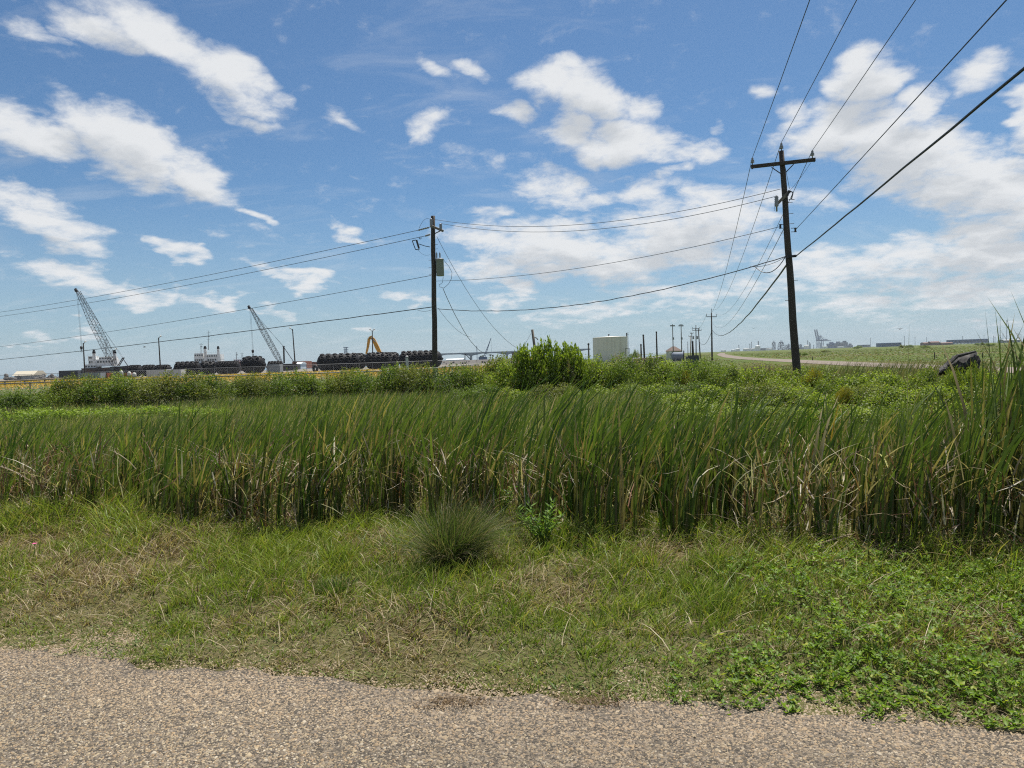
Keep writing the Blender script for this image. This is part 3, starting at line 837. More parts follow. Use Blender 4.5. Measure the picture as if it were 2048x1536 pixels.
# ------------------------------------------------------------------ marsh grass behind the reeds
nb = NB()
N = 95000
y = 9.5 + U(0, 1, N) ** 1.1 * 20
x = U(-.82, .82, N) * y * 1.05
k = (y > reed_front(x) + 3.0) & (rng.random(N) < .45 + .7 * fbm(x, y, .5, 101)) & ~((x > 2.8 + .05 * y) & (y > 12.5)); x, y = x[k], y[k]; N = len(x)
H = U(.30, .58, N) * (.7 + .55 * fbm(x, y, .35, 103))
c = mixc((.060, .105, .024), (.19, .235, .06), np.clip(U(0, 1, N) * .6 + .9 * (fbm(x, y, .45, 107) - .25), 0, 1))
st = rng.random(N) < .24; c[st] = mixc((.26, .22, .12), (.42, .36, .21), U(0, 1, st.sum()))
nb.add(blades(np.stack([x, y, gz(x, y)], 1), H, U(.007, .014, N) * (1 + y / 40), U(-1.4, 1.4, N), U(.1, .75, N), U(-.9, .9, N), c * .8, c, 3, 2.2, .4, .15))
tag(link('marsh_grass', nb.mesh('marsh_grass', M['grass'])), 'fine grey-green marsh grass between the cattails and the shrubs', kind='stuff')

# meadow tufts beyond the lane, yellow flowers behind the fence
nb = NB()
N = 52000
y = 32 * np.exp(U(0, 1, N) * math.log(420 / 32))
x = U(-.80, .82, N) * y
lane_x = np.interp(y, [20, 40, 62, 90, 137, 190, 270, 420], [26, 28.2, 31.5, 37, 46.5, 60, 82, 125])
k = (np.abs(x - lane_x) > 5.2) & ~((x < 6) & (y > 66)) & ~((x < -2) & (np.abs(y - 85) < 6)); x, y = x[k], y[k]; N = len(x)
H = U(.05, .13, N) * (1 + .4 * (y > 120)); pz = fbm(x * .5, y * .25, .12, 111)
c = mixc((.070, .098, .022), (.125, .14, .036), np.clip(U(0, 1, N) * .3 + 1.1 * (pz - .2), 0, 1))
bn = rng.random(N) < .35 * sstep(.45, .65, fbm(x, y, .06, 117)) + .05; c[bn] = mixc((.14, .10, .05), (.26, .19, .10), U(0, 1, bn.sum()))
nb.add(blades(np.stack([x, y, np.zeros(N)], 1), H, .02 + y * .0016 * U(.6, 1.4, N), U(-np.pi, np.pi, N), U(.9, 2.4, N), U(0, 3.14, N), c * .95, c, 2, 1.6, .4, .1))
# taller reeds fringing the lane
N = 2600
y = U(21, 36, N); pxr = U(1480, 1990, N); x = (pxr - 1024) / F_PX * y
k = x < np.interp(y, [20, 40], [21, 23.5]) ; x, y = x[k], y[k]; N = len(x)
c = mixc((.06, .10, .025), (.17, .17, .06), U(0, 1, N)); bn = rng.random(N) < .3; c[bn] = mixc((.2, .15, .08), (.34, .27, .16), U(0, 1, bn.sum()))
nb.add(blades(np.stack([x, y, np.zeros(N)], 1), U(.5, 1.12, N), U(.014, .03, N), U(-.6, .6, N), U(.1, .5, N), U(-.7, .7, N), c * .8, c, 4, 2.4, .35, .12))
tag(link('meadow_grass', nb.mesh('meadow_grass', M['grass'])), 'rough meadow grass beyond the gravel lane', kind='stuff')
nb = NB()
N = 60000
x = U(-110, 0, N); y = U(72, 149, N)
k = (np.abs(y - 84.5 - .012 * np.maximum(x + 20, 0) ** 2) > 2.0) & (rng.random(N) < sstep(.34, .52, fbm(x * .25, y, .1, 121)) + .2) & (x < -.03 * y + 2); x, y = x[k], y[k]; N = len(x)
c = mixc((.50, .26, .008), (.66, .40, .015), U(0, 1, N)); gg = rng.random(N) < .22; c[gg] = (.09, .13, .03)
z0 = U(.12, .40, N)
ctr = np.stack([x, y, z0], 1)
nv = unit(rng.normal(0, .5, (N, 3)) + np.array([0, -.5, .8])); upv = rng.normal(0, 1, (N, 3))
nb.add(leaf_quads(ctr, nv, upv, U(.12, .26, N), U(.10, .2, N), c, .1))
tag(link('wildflowers', nb.mesh('wildflowers', M['leaf'])), 'strip of yellow wildflowers behind the chain link fence', kind='stuff')

# ------------------------------------------------------------------ shrubs
def shrub_mesh(seed, R=1.0, Hh=1.25, n_lobes=16, rough=.72, leaves=5200, ls=(.045, .085), pal=((.065, .110, .020), (.215, .265, .045)), flat=1.0, brown=.03, asp=.42):
    r = np.random.default_rng(seed)
    lobes = []
    for i in range(n_lobes):
        a = r.uniform(0, 6.283); rr = R * math.sqrt(r.uniform(0, 1)) * .85
        top = Hh * (1 - .42 * (rr / R) ** 2) * r.uniform(rough, 1.0)
        s = r.uniform(.20, .40) * R
        lobes.append((rr * math.cos(a), rr * math.sin(a), max(top - s * .8, s * .5), s))
    lobes = np.array(lobes)
    li = r.choice(n_lobes, leaves, p=lobes[:, 3] ** 2 / (lobes[:, 3] ** 2).sum())
    dv = unit(r.normal(0, 1, (leaves, 3)))
    rad = lobes[li, 3] * (1 - r.random(leaves) ** 2.2 * .75) * r.uniform(.85, 1.18, leaves)
    c = lobes[li, :3] + dv * rad[:, None] * np.array([1, 1, .95])
    # skirt of lower leaves
    nl = leaves // 8
    a = r.uniform(0, 6.283, nl); rr = R * r.uniform(.55, 1.05, nl)
    c2 = np.stack([rr * np.cos(a), rr * np.sin(a), Hh * r.uniform(.2, .6, nl)], 1)
    d2 = unit(np.stack([np.cos(a), np.sin(a), r.normal(.3, .4, nl)], 1))
    c = np.concatenate([c, c2]); dv = np.concatenate([dv, d2])
    c[:, 2] = np.abs(c[:, 2]) + .02
    N = len(c)
    nv = unit(dv * .55 + r.normal(0, .65, (N, 3)) + np.array([0, 0, .25]))
    upv = unit(r.normal(0, .6, (N, 3)) + np.array([0, 0, .8]) + dv * .5)
    lobet = r.uniform(0, 1, n_lobes)
    t = np.clip(np.concatenate([lobet[li], r.uniform(0, 1, nl)]) * .45 + r.uniform(0, .6, N), 0, 1)
    cl = mixc(pal[0], pal[1], t)
    b = r.random(N) < brown; cl[b] = mixc((.22, .16, .07), (.34, .26, .12), r.uniform(0, 1, b.sum()))
    ln = r.uniform(ls[0], ls[1], N)
    V, Q, T, C = leaf_quads(c, nv, upv, ln, ln * asp, cl, .2)
    # fresh shoots sticking out of the outline
    ns = 150
    a = r.uniform(0, 6.283, ns); ii = r.choice(n_lobes, ns)
    sb = lobes[ii, :3] + unit(r.normal(0, 1, (ns, 3)) + np.array([0, 0, 1.3])) * lobes[ii, 3:4] * .9
    SB = NB(); SB.add((V, Q, T, C))
    for k_ in range(7):
        pp = sb + np.array([0, 0, .028]) * k_ + r.normal(0, .014, (ns, 3))
        dd_ = unit(r.normal(0, 1, (ns, 3)) + np.array([0, 0, .5]))
        cs = mixc(pal[1], tuple(min(1, q * 1.25) for q in pal[1]), r.uniform(0, 1, ns))
        l2 = r.uniform(ls[0], ls[1], ns) * .9
        SB.add(leaf_quads(pp, unit(r.normal(0, 1, (ns, 3))), dd_, l2, l2 * asp, cs, .2))
    me = SB.mesh('foliage', M['leaf'])
    st = MB()
    for i in range(n_lobes):
        p1 = Vector(lobes[i, :3]); p0 = Vector((p1.x * .15, p1.y * .15, 0))
        mid_ = p0.lerp(p1, .5) + Vector(r.normal(0, .06, 3))
        st.tube([p0, mid_, p1], [.022 * R, .014 * R, .006 * R], 5)
        for q in range(5):
            e_ = p1 + Vector(unit(r.normal(0, 1, 3))) * lobes[i, 3] * .95
            st.tube([mid_.lerp(p1, .3 + .12 * q), e_], [.007 * R, .003 * R], 4, cap=False)
    return me, st.mesh('stem', M['greywood'])
PR = [shrub_mesh(200 + i, 1.0, 1.2, 11 + i, rough=.55, leaves=4700, pal=(((.040, .080, .015), (.15, .205, .036)), ((.052, .092, .017), (.19, .24, .04)), ((.050, .078, .020), (.175, .19, .045)))[i % 3]) for i in range(6)]
PR_LIGHT = [shrub_mesh(240 + i, 1.0, 1.1, 13, rough=.55, pal=((.075, .125, .020), (.25, .305, .045)), ls=(.05, .09), asp=.5) for i in range(4)]
PR_YEL = [shrub_mesh(260, 1.0, 1.1, 14, pal=((.12, .15, .02), (.34, .27, .03)), ls=(.05, .08))]
PR_DEAD = [shrub_mesh(270 + i, 1.0, 1.0, 14, leaves=1500, pal=((.13, .10, .065), (.26, .21, .14)), ls=(.03, .06), brown=.5) for i in range(2)]
PR_BIG = [shrub_mesh(281 + i, 1.0, 1.55, 15, rough=.48, leaves=3000, pal=((.07, .12, .018), (.235, .30, .04)), ls=(.085, .15), asp=.6) for i in range(3)]
PR_LOW = [shrub_mesh(290 + i, 1.0, .7, 22, leaves=4200, pal=((.09, .155, .022), (.22, .29, .045)), ls=(.05, .09), asp=.45) for i in range(2)]
ORD = ['first', 'second', 'third', 'fourth', 'fifth', 'sixth', 'seventh', 'eighth', 'ninth', 'tenth', 'eleventh', 'twelfth', 'thirteenth', 'fourteenth',
       'fifteenth', 'sixteenth', 'seventeenth', 'eighteenth', 'nineteenth', 'twentieth', 'twenty-first', 'twenty-second', 'twenty-third', 'twenty-fourth', 'twenty-fifth']
def shrub(px, depth, w, h, protos, label, group, k=0, base_h=1.2, name='shrub', cat='shrub'):
    """w: width in metres, h: height in metres"""
    g = G(px, depth)
    t = thing(name, label, cat, (g.x, g.y, -.03), random.uniform(0, 6.28), group)
    fm, sm = protos[k % len(protos)]
    t.scale = (w / 2.2, w / 2.2, h / base_h * 1.10)
    link('foliage', fm, t); link('stem', sm, t)
    return t
def top_h(px, depth, py):
    return max(.4, P(px, py, depth).z)
# row in front of the chain link fence, left half:  px, top py, depth, width px
rowA = [(20,786,27,150),(118,768,29,110),(160,760,30,130),(225,756,30.2,140),(290,752,30,150),(350,752,29.6,150),(405,756,30.2,120),(480,760,30.5,110),(530,754,30.6,110),(585,748,30.8,130),
        (640,750,30.2,130),(700,745,30.6,130),(755,742,30,130),(800,736,30.5,110),(850,737,29.5,130),(905,735,29,140),(960,727,29.2,130),(1010,719,29,120)]
for k, (px, py, dp, w) in enumerate(rowA):
    shrub(px, dp, w * dp / F_PX * 1.12, top_h(px, dp, py - 3), PR, 'dense green shrub before the chain-link fence, %s from the left in its row' % ORD[k],
          'shrubs in front of the chain-link fence', k)
# front fringe of low light weeds at the left
low = [(30,828,21,150),(110,824,21.5,140),(190,824,22,150),(265,820,22,150),(340,822,22,150),(410,822,21,120)]
for k, (px, py, dp, w) in enumerate(low):
    shrub(px, dp, w * dp / F_PX * 1.15, top_h(px, dp, py - 4), PR_LOW, 'low pale green leafy clump at the edge of the marsh grass, %s from the left' % ORD[k],
          'low clumps by the marsh grass', k, .7, 'leafy_clump', 'shrub')
# the tall bright bush before the leaning pole: a few stems of uneven height
for k, (px, py, dp, w, lb) in enumerate([(1102, 682, 26.5, 1.4, 'tallest crown of the large-leaved bush, just right of the short leaning pole'), (1134, 693, 26.8, 1.5, 'right-hand crown of the large-leaved bush'),
                          (1070, 699, 26.2, 1.5, 'low left crown of the large-leaved bush, below the short leaning pole'), (1048, 697, 26.6, .8, 'slender pale shoot-topped bush at the left edge of the large-leaved bush'), (1152, 704, 26.3, 1.2, 'low right skirt of the large-leaved bush')]):
    shrub(px, dp, w, top_h(px, dp, py), PR_BIG, lb, 'large-leaved bush', k, 1.55, 'bush', 'bush')
# middle of the thicket
rowB = [(1030,722,27.2,120),(1075,726,26.6,110),(1150,718,27.5,120),(1195,716,27,110),(1250,719,27,120),(1305,719,26.4,120),(1355,722,25.6,120),(1400,724,24.4,120),(1440,728,23.5,110)]
for k, (px, py, dp, w) in enumerate(rowB):
    shrub(px, dp, w * dp / F_PX * 1.15, top_h(px, dp, py - 2), PR if k % 3 else PR_LIGHT, 'green shrub below the white tank, %s from the left in the middle thicket' % ORD[k],
          'shrubs of the middle thicket', k + 2)
rowC = [(960,772,25.5,120),(1030,775,25,120),(1110,770,25,130),(1180,772,24.5,120),(1245,765,24.5,130),(1310,768,23.8,120),(1375,765,22.8,130)]
for k, (px, py, dp, w) in enumerate(rowC):
    shrub(px, dp, w * dp / F_PX * 1.15, top_h(px, dp, py), PR_LIGHT if k % 2 else PR, 'rounded shrub at the front foot of the middle thicket, %s from the left' % ORD[k],
          'front shrubs of the middle thicket', k)
# right-hand thicket about the leaning utility pole
rowD = [(1465,735,23,120),(1525,735,22.4,130),(1590,738,21.6,130),(1660,740,21,140),(1735,745,20.2,140),(1800,744,19.4,130),(1860,742,18.6,120),(1925,738,17.6,130),(1990,744,16.8,130),(2060,738,16.4,130)]
for k, (px, py, dp, w) in enumerate(rowD):
    shrub(px, dp, w * dp / F_PX * 1.2, top_h(px, dp, py), PR_LIGHT if k % 3 else PR, 'bright green shrub along the back of the right thicket, %s from the left' % ORD[k],
          'back shrubs of the right thicket', k + 1)
rowF = [(1330,805,18.5,120),(1405,808,17.5,140),(1480,806,16.4,150),(1560,808,15.6,150),(1640,810,15,150),(1720,812,14.4,160),(1800,808,13.6,160),(1885,800,12.8,160)]
for k, (px, py, dp, w) in enumerate(rowF):
    shrub(px, dp, w * dp / F_PX * 1.2, top_h(px, dp, py), PR_LIGHT if k % 3 else PR, 'low green shrub just behind the cattails on the right, %s from the left' % ORD[k],
          'low shrubs behind the right cattails', k + 1)
rowE = [(1400,775,20.5,140),(1460,768,19.6,150),(1530,770,18.8,150),(1600,772,18.2,150),(1670,774,17.6,150),(1745,775,17,160),(1820,770,16,160),(1900,768,15.2,160),(1985,775,14.6,160),(2070,770,14.4,150)]
for k, (px, py, dp, w) in enumerate(rowE):
    shrub(px, dp, w * dp / F_PX * 1.2, top_h(px, dp, py), PR_LIGHT if (k + 1) % 3 else PR, 'bright green shrub in the front rank of the right thicket, %s from the left' % ORD[k],
          'front shrubs of the right thicket', k + 3)
shrub(1375, 24.4, .85, top_h(1375, 24, 742), PR_YEL, 'yellowing shrub in the thicket below the roadside poles', None, 0, name='yellow_shrub')
shrub(1625, 21.2, .7, top_h(1625, 21.2, 735), PR_YEL, 'small yellow-leaved shrub just right of the leaning utility pole', None, 0, name='yellow_shrub')
shrub(1690, 17.0, .6, top_h(1690, 17.0, 772), PR_YEL, 'yellow-tinged shrub low in the right thicket', None, 0, name='yellow_shrub')
shrub(1902, 16.7, .75, top_h(1902, 16.7, 737), PR_LIGHT, 'bright shrub growing against the left foot of the dark wreckage', None, 2)
shrub(1940, 16.6, .7, top_h(1940, 16.6, 728), PR_LIGHT, 'bright shrub with a tall shoot in front of the dark wreckage', None, 1)
shrub(1965, 16.9, .7, top_h(1965, 16.9, 738), PR_LIGHT, 'bright shrub right of the dark wreckage', None, 3)
deads = [(448,758,31.2,.9,'grey twiggy dead shrub in a gap of the left shrub row'),(1135,728,26.2,1.1,'bare grey brush at the foot of the tall bright bush'),
         (1165,714,40,1.9,'brown dead brush left of the white tank'),(1235,716,42,2.6,'brown dead brush under the white tank'),(1290,712,44,2.2,'brown dead brush in front of the arched hut'),
         (1500,727,34,2.2,'brown dry brush beside the gravel lane, farther from the leaning pole'),(1550,729,32,1.8,'brown dry brush beside the gravel lane, close to the leaning pole')]
for k, (px, py, dp, w, lb) in enumerate(deads):
    shrub(px, dp, w, top_h(px, dp, py), PR_DEAD, lb, 'dead brush', k, 1.0, 'dead_shrub')

# ------------------------------------------------------------------ single plants in the verge
# dark grass tuft
g = G(905, 5.35); g.z = float(gz(g.x, g.y))
nb = NB(); N = 2600
a = U(0, 6.283, N); sp_ = U(0, 1, N) ** .8
rr = .19 * np.sqrt(U(0, 1, N))
base = np.stack([rr * np.cos(a), rr * np.sin(a), np.zeros(N)], 1)
c = mixc((.045, .08, .02), (.13, .175, .045), U(0, 1, N)); dr = rng.random(N) < .3; c[dr] = mixc((.15, .12, .07), (.33, .28, .17), U(0, 1, dr.sum()))
H = (.20 + .46 * U(0, 1, N) ** .7) * (1 - .35 * sp_) * (.8 + .4 * vnoise(np.cos(a) * 2, np.sin(a) * 2, 1.0, 5))
ld_ = a + rng.normal(.0, .6, N); ld_ = np.where(rng.random(N) < .48, U(-.8, .8, N), ld_)
nb.add(blades(base, H, U(.0024, .0046, N), ld_, .08 + sp_ ** 1.3 * 1.7, U(0, 3.14, N), c * .7, c * 1.05, 5, 1.6, .35, .16))
o = link('grass_tuft', nb.mesh('grass_tuft', M['grass']))
o.location = g; o.scale = (.9, .85, .92)
tag(o, 'large dark green grass tuft with fine arching blades on the verge', 'grass tuft')
# second, spilling dry tussocks
for (px, dp, s, lb) in [(672, 4.85, .30, 'small dark green grass tuft on the verge, nearer the road than the large tuft')]:
    g = G(px, dp); nb = NB(); N = 420
    a = U(0, 6.283, N); rr = .16 * np.sqrt(U(0, 1, N)) * s * 2; sp_ = U(0, 1, N)
    c = mixc((.035, .085, .016), (.10, .17, .03), U(0, 1, N)); dr = rng.random(N) < .2; c[dr] = mixc((.2, .15, .08), (.38, .32, .19), U(0, 1, dr.sum()))
    nb.add(blades(np.stack([rr * np.cos(a), rr * np.sin(a), np.zeros(N)], 1), U(.25, .5, N) * s, U(.003, .005, N), a, .1 + sp_ * .8, U(0, 3.14, N), c * .75, c, 4, 1.7, .35, .15))
    o = link('grass_tuft', nb.mesh('grass_tuft', M['grass'])); o.location = (g.x, g.y, float(gz(g.x, g.y))); tag(o, lb, 'grass tuft')
# leafy weeds beside it
def weed(px, dp, h, nst, lb, seed):
    r = np.random.default_rng(seed)
    g = G(px, dp); t = thing('leafy_weed', lb, 'weed', (g.x, g.y, float(gz(g.x, g.y))))
    st = MB(); LV = []
    for s in range(nst):
        a = r.uniform(0, 6.28); sp = r.uniform(.05, .26); hh = h * r.uniform(.5, 1.05)
        p0 = Vector((0, 0, 0)); p1 = Vector((math.cos(a) * sp * .4, math.sin(a) * sp * .4, hh * .5)); p2 = Vector((math.cos(a) * sp, math.sin(a) * sp, hh))
        st.tube([p0, p1, p2], [.005, .004, .0025], 5)
        for k in range(22):
            tt = r.uniform(.12, 1.0) ** .8; pp = p0.lerp(p1, tt * 2) if tt < .5 else p1.lerp(p2, tt * 2 - 1)
            aa = r.uniform(0, 6.28)
            LV.append((*pp, math.cos(aa), math.sin(aa), r.uniform(.0, .9), r.uniform(.045, .085)))
    st.build('stem', M['stemgreen'], t)
    LV = np.array(LV); N = len(LV)
    nv = unit(np.stack([-LV[:, 3] * LV[:, 5], -LV[:, 4] * LV[:, 5], np.ones(N)], 1) + r.normal(0, .25, (N, 3)))
    c = mixc((.06, .13, .018), (.20, .31, .045), r.uniform(0, 1, N))
    q = NB(); q.add(leaf_quads(LV[:, :3], nv, LV[:, 3:6], LV[:, 6], LV[:, 6] * .26, c))
    link('foliage', q.mesh('foliage', M['leaf']), t)
weed(1088, 5.9, .42, 14, 'leafy green weed with several stems right of the large dark tuft', 3)
weed(1000, 6.55, .42, 5, 'taller leafy weed half hidden behind the large dark tuft', 4)
# yellowed cattail plant, fallen stalk, tall stalks
def reed_plant(px, dp, specs, lb, name='dry_cattail', cat='cattail'):
    g = G(px, dp); nb = NB()
    for (h, w, ld, L, c, p) in specs:
        nb.add(blades(np.array([[random.gauss(0, .012), random.gauss(0, .012), 0]]), np.array([h]), np.array([w]), np.array([ld]), np.array([L]), np.array([random.uniform(-.4, .4)]),
                      np.array([c]), np.array([c]) * .9, 9, p, .25, .14))
    o = link(name, nb.mesh(name, M['reed'])); o.location = (g.x, g.y, float(gz(g.x, g.y))); tag(o, lb, cat)
OC = (.40, .24, .07)
reed_plant(1778, 5.55, [(.62, .022, 2.6, .35, OC, 2.2), (.70, .02, .3, .55, (.42, .33, .16), 2.4), (.75, .018, .2, .12, (.30, .20, .07), 2), (.5, .02, 2.9, .2, (.36, .24, .09), 2), (.86, .016, .0, .3, (.34, .26, .11), 3)],
           'yellow-orange dying cattail standing at the front of the reeds on the right')
reed_plant(1872, 5.75, [(.62, .02, .1, .12, (.45, .26, .06), 2), (.5, .018, .4, .5, (.40, .26, .09), 2), (.55, .016, 2.6, .3, (.32, .25, .12), 2)], 'slim orange cattail leaf upright right of the dying cattail')
reed_plant(1650, 7.0, [(1.12, .02, .1, .14, (.44, .28, .05), 2.2), (.9, .018, .3, .2, (.16, .2, .05), 2)], 'single yellow cattail blade standing tall among the green reeds')
reed_plant(1812, 6.6, [(1.86, .006, .5, .05, (.32, .30, .20), 1.4), (1.66, .006, .3, .12, (.3, .28, .2), 1.4)], 'thin pale reed stalk reaching above the horizon on the right', 'reed_stalk', 'reed')
reed_plant(200, 8.4, [(1.12, .02, .2, .04, (.15, .10, .06), 1.5), (1.0, .02, .2, .1, (.12, .10, .05), 1.5)], 'dark brown upright cattail stalk in the reeds at the left', 'reed_stalk', 'reed')
mb = MB(); a = P(1630, 1090, 5.45); b = P(1745, 1062, 5.75); a.z = max(a.z, .06)
mb.tube([a, a.lerp(b, .5) + Vector((0, 0, .015)), b], [.006, .009, .007], 6)
tag(mb.build('fallen_stalk', M['tanwood']), 'pale fallen reed stalk lying at the foot of the right reeds', 'stalk')
# pink flower, small post among the reeds
g = G(70, 5.95); t = thing('wild_flower', 'single pink flower in the verge grass at the left', 'flower', (g.x, g.y, float(gz(g.x, g.y))))
MB().tube([(0, 0, 0), (.01, 0, .16)], .002, 5).build('stem', M['stemgreen'], t)
mb = MB()
for k in range(5):
    a = k * 1.2566; d_ = Vector((math.cos(a), math.sin(a), .3)); s_ = Vector((-math.sin(a), math.cos(a), 0)) * .008; o_ = Vector((.01, 0, .16))
    mb.add([o_, o_ + d_ * .012 + s_, o_ + d_ * .021, o_ + d_ * .012 - s_], [(0, 1, 2, 3)])
mb.build('petals', M['flower'], t)

# ------------------------------------------------------------------ utility poles and wires
def sag_pts(a, b, sag, k=28):
    a = Vector(a); b = Vector(b)
    return [a.lerp(b, i / k) - Vector((0, 0, 4 * sag * (i / k) * (1 - i / k))) for i in range(k + 1)]
def wire(a, b, sag, label, r=.011, mat='wire', group=None, name='overhead_wire', cat='wire', k=28):
    mb = MB(); mb.tube(sag_pts(a, b, sag, k), r, 5)
    return tag(mb.build(name, M[mat]), label, cat, group)
def insulator(mb, p, h=.30, r=.075):
    p = Vector(p)
    mb.lathe(p, [(.018, 0), (.018, h * .3), (r, h * .34), (r * .9, h * .46), (r * .55, h * .5), (r * .95, h * .56), (r * .8, h * .68), (r * .45, h * .74), (r * .6, h * .82), (r * .5, h * .98), (.01, h)], 10)

# --- leaning pole on the right
DR = 27.0
R_base = G(1596, DR); R_top = P(1563, 302, DR)
def onR(py, dx=0.0, dy=0.0):
    t = (py - 784) / (302 - 784)
    p = R_base.lerp(R_top, t)
    return p + Vector((dx, dy, 0))
pole = thing('utility_pole', 'tall dark leaning wooden utility pole with crossarm at the right thicket', 'utility pole', R_base)
def part(name, fn, mat, par, smooth=False, org=None):
    mb = MB(org if org is not None else par.location); fn(mb)
    return mb.build(name, M[mat], par, smooth)
lean = (R_top - R_base)
part('shaft', lambda b: b.tube([R_base + lean * (i / 10) + Vector((math.sin(i * 1.7) * .012, 0, 0)) for i in range(11)] , [.155 - .0062 * i for i in range(11)], 14), 'wood', pole, True)
aL, aR = P(1500.5, 336, 27.30), P(1628.5, 321.7, 26.72)
off = Vector((-.03, -.17, 0))
part('crossarm', lambda b: b.bar(aL + off, aR + off, .10, .125), 'wood', pole)
part('brace', lambda b: b.bar(P(1542, 336, DR) + off * .6, P(1561, 349, DR) + off * .6, .012, .035), 'darksteel', pole)
part('brace', lambda b: b.bar(P(1586, 330, DR) + off * .6, P(1570.5, 346, DR) + off * .6, .012, .035), 'darksteel', pole)
iL, iR, iT = aL + off + Vector((.06, 0, .06)), aR + off + Vector((-.11, 0, .06)), R_top.copy()
for p_ in (iL, iR): part('insulator', lambda b: insulator(b, p_, .28, .075), 'porcelain', pole, True)
part('insulator', lambda b: insulator(b, iT - Vector((0, 0, .02)), .32, .075), 'porcelain', pole, True)
for (e_, s_) in ((aL, .05), (aR, -.05)):
    part('end_bolt', lambda b: b.lathe(e_ + off + Vector((s_, 0, -.09)), [(.022, 0), (.022, .05), (.05, .05), (.05, .09)], 8), 'darksteel', pole)
part('side_arm', lambda b: b.bar(P(1551, 411, DR - .2), P(1579, 383, DR - .14), .07, .10), 'greywood', pole)
def arrester(b, px, y0, y1, d, r=.055):
    a = P(px, y1, d); h = P(px, y0, d).z - a.z
    b.lathe(a, [(.03, 0), (.03, h * .28), (r * .7, h * .3)] + [(r * (1.15 if i % 2 else .8), h * (.32 + .06 * i)) for i in range(10)] + [(.03, h * .95), (.02, h)], 10)
part('surge_arrester', lambda b: arrester(b, 1553.5, 390, 423, DR - .22, .07), 'porcelain', pole, True)
def cutout_R(b):
    b.bar(P(1577.5, 381, DR - .2), P(1586, 385, DR - .2), .03); b.bar(P(1586, 385, DR - .2), P(1583, 398, DR - .2), .035)
    b.bar(P(1583, 398, DR - .2), P(1577.5, 399.5, DR - .2), .025); b.bar(P(1577.5, 381, DR - .2), P(1575, 392, DR - .2), .06); b.bar(P(1583, 399, DR - .2), P(1589, 399.5, DR - .2), .02)
part('fuse_cutout', cutout_R, 'darksteel', pole)
def spool(b, p, s):
    p = Vector(p); b.bar(p + Vector((0, 0, .07)), p + Vector((s * .18, 0, .07)), .02); b.bar(p - Vector((0, 0, .07)), p + Vector((s * .18, 0, -.07)), .02)
    b.lathe(p + Vector((s * .16, 0, -.08)), [(.05, 0), (.035, .05), (.035, .11), (.05, .16)], 10)
part('spool_bracket', lambda b: spool(b, onR(452) + Vector((-.12, -.1, 0)), -1), 'darksteel', pole)
part('spool_bracket', lambda b: spool(b, onR(460) + Vector((.12, -.1, 0)), 1), 'darksteel', pole)
part('cable_clamp', lambda b: b.bar(onR(513) + Vector((-.1, -.16, 0)), onR(513) + Vector((.22, -.16, .02)), .06, .09), 'darksteel', pole)
for py, s in ((447, 1), (465, -1), (405, 1), (427, 1), (560, 1), (600, -1)):
    part('pole_step', lambda b: b.tube([onR(py), onR(py) + Vector((s * .27, -.05, .01))], .010, 5), 'darksteel', pole)
part('jumper_wire', lambda b: (b.tube(sag_pts(iR + Vector((-.03, .1, -.15)), P(1578, 383, DR - .2), .05, 8), .008, 4), b.tube(sag_pts(iT, P(1579, 378, DR - .15), -.06, 8), .008, 4),
      b.tube(sag_pts(P(1550, 394, DR - .2), P(1549, 422, DR - .2), .0, 6), .006, 4)), 'wire', pole)

back = Vector((-27.9, -110, 0))
topL, topR, topT = iL + Vector((0, 0, .28)), iR + Vector((0, 0, .28)), iT + Vector((0, 0, .32))
wire(topL, topL + back, .95, 'power line from the left end of the crossarm up to the top edge', .010, group='power lines overhead')
wire(topT, topT + back, 1.55, 'power line from the tip of the leaning pole up to the top edge', .010, group='power lines overhead')
wire(topR, topR + back, 1.0, 'power line from the right end of the crossarm up to the top edge', .010, group='power lines overhead')
nR = onR(460) + Vector((.28, -.1, 0))
wire(nR, nR + back, .35, 'neutral wire rising from below the crossarm to the top right corner', .010, group='power lines overhead')
cR = onR(513) + Vector((.2, -.16, 0))
def lumpy(a, b, sag, r, amp=.02, k=60, seed=0):
    pts = sag_pts(a, b, sag, k); rd = random.Random(seed)
    return [p + (Vector((0, 0, rd.uniform(-amp, amp))) if 0 < i < len(pts) - 1 else Vector()) for i, p in enumerate(pts)]
mb = MB(); mb.tube(lumpy(cR, cR + back, .42, .02, .012, 90), .021, 6)
tag(mb.build('communication_cable', M['cable']), 'thick black cable running from the leaning pole to the right edge', 'cable')

# --- line poles farther along the lane
def line_pole(px, depth, top_py, arm_py=None, arm_half=9.5, upturn=True, lean=0.0, r=.16, label='', transformers=0, second_arm=None, mat='wood'):
    b0 = G(px + lean, depth); tp = P(px, top_py, depth)
    t = thing('utility_pole', label, 'utility pole', b0, 0, 'utility poles along the gravel lane')
    part('shaft', lambda b: b.tube([b0, b0.lerp(tp, .5), tp], [r, r * .82, r * .62], 8), mat, t, True)
    for ap in [a_ for a_ in (arm_py, second_arm) if a_]:
        l_, r_ = P(px - arm_half, ap, depth - .2), P(px + arm_half, ap, depth - .2)
        part('crossarm', lambda b: b.bar(l_, r_, .12, .13), mat, t)
        if upturn:
            for q in (l_, r_): part('insulator', lambda b: b.tube([q, q + Vector((0, 0, .5))], [.05, .06], 6), 'porcelain', t)
    for k in range(transformers):
        c_ = P(px - 5 + 8 * k, 675, depth - .3)
        part('transformer', lambda b: b.lathe(c_, [(.24, -.5), (.26, -.45), (.26, .4), (.2, .5)], 12), 'grey', t, True)
    return t, tp
F_t, F_top = line_pole(1423, 137, 626, 633.5, 9.8, True, 1.2, .17, 'lone utility pole with upturned crossarm standing left of the gravel lane')
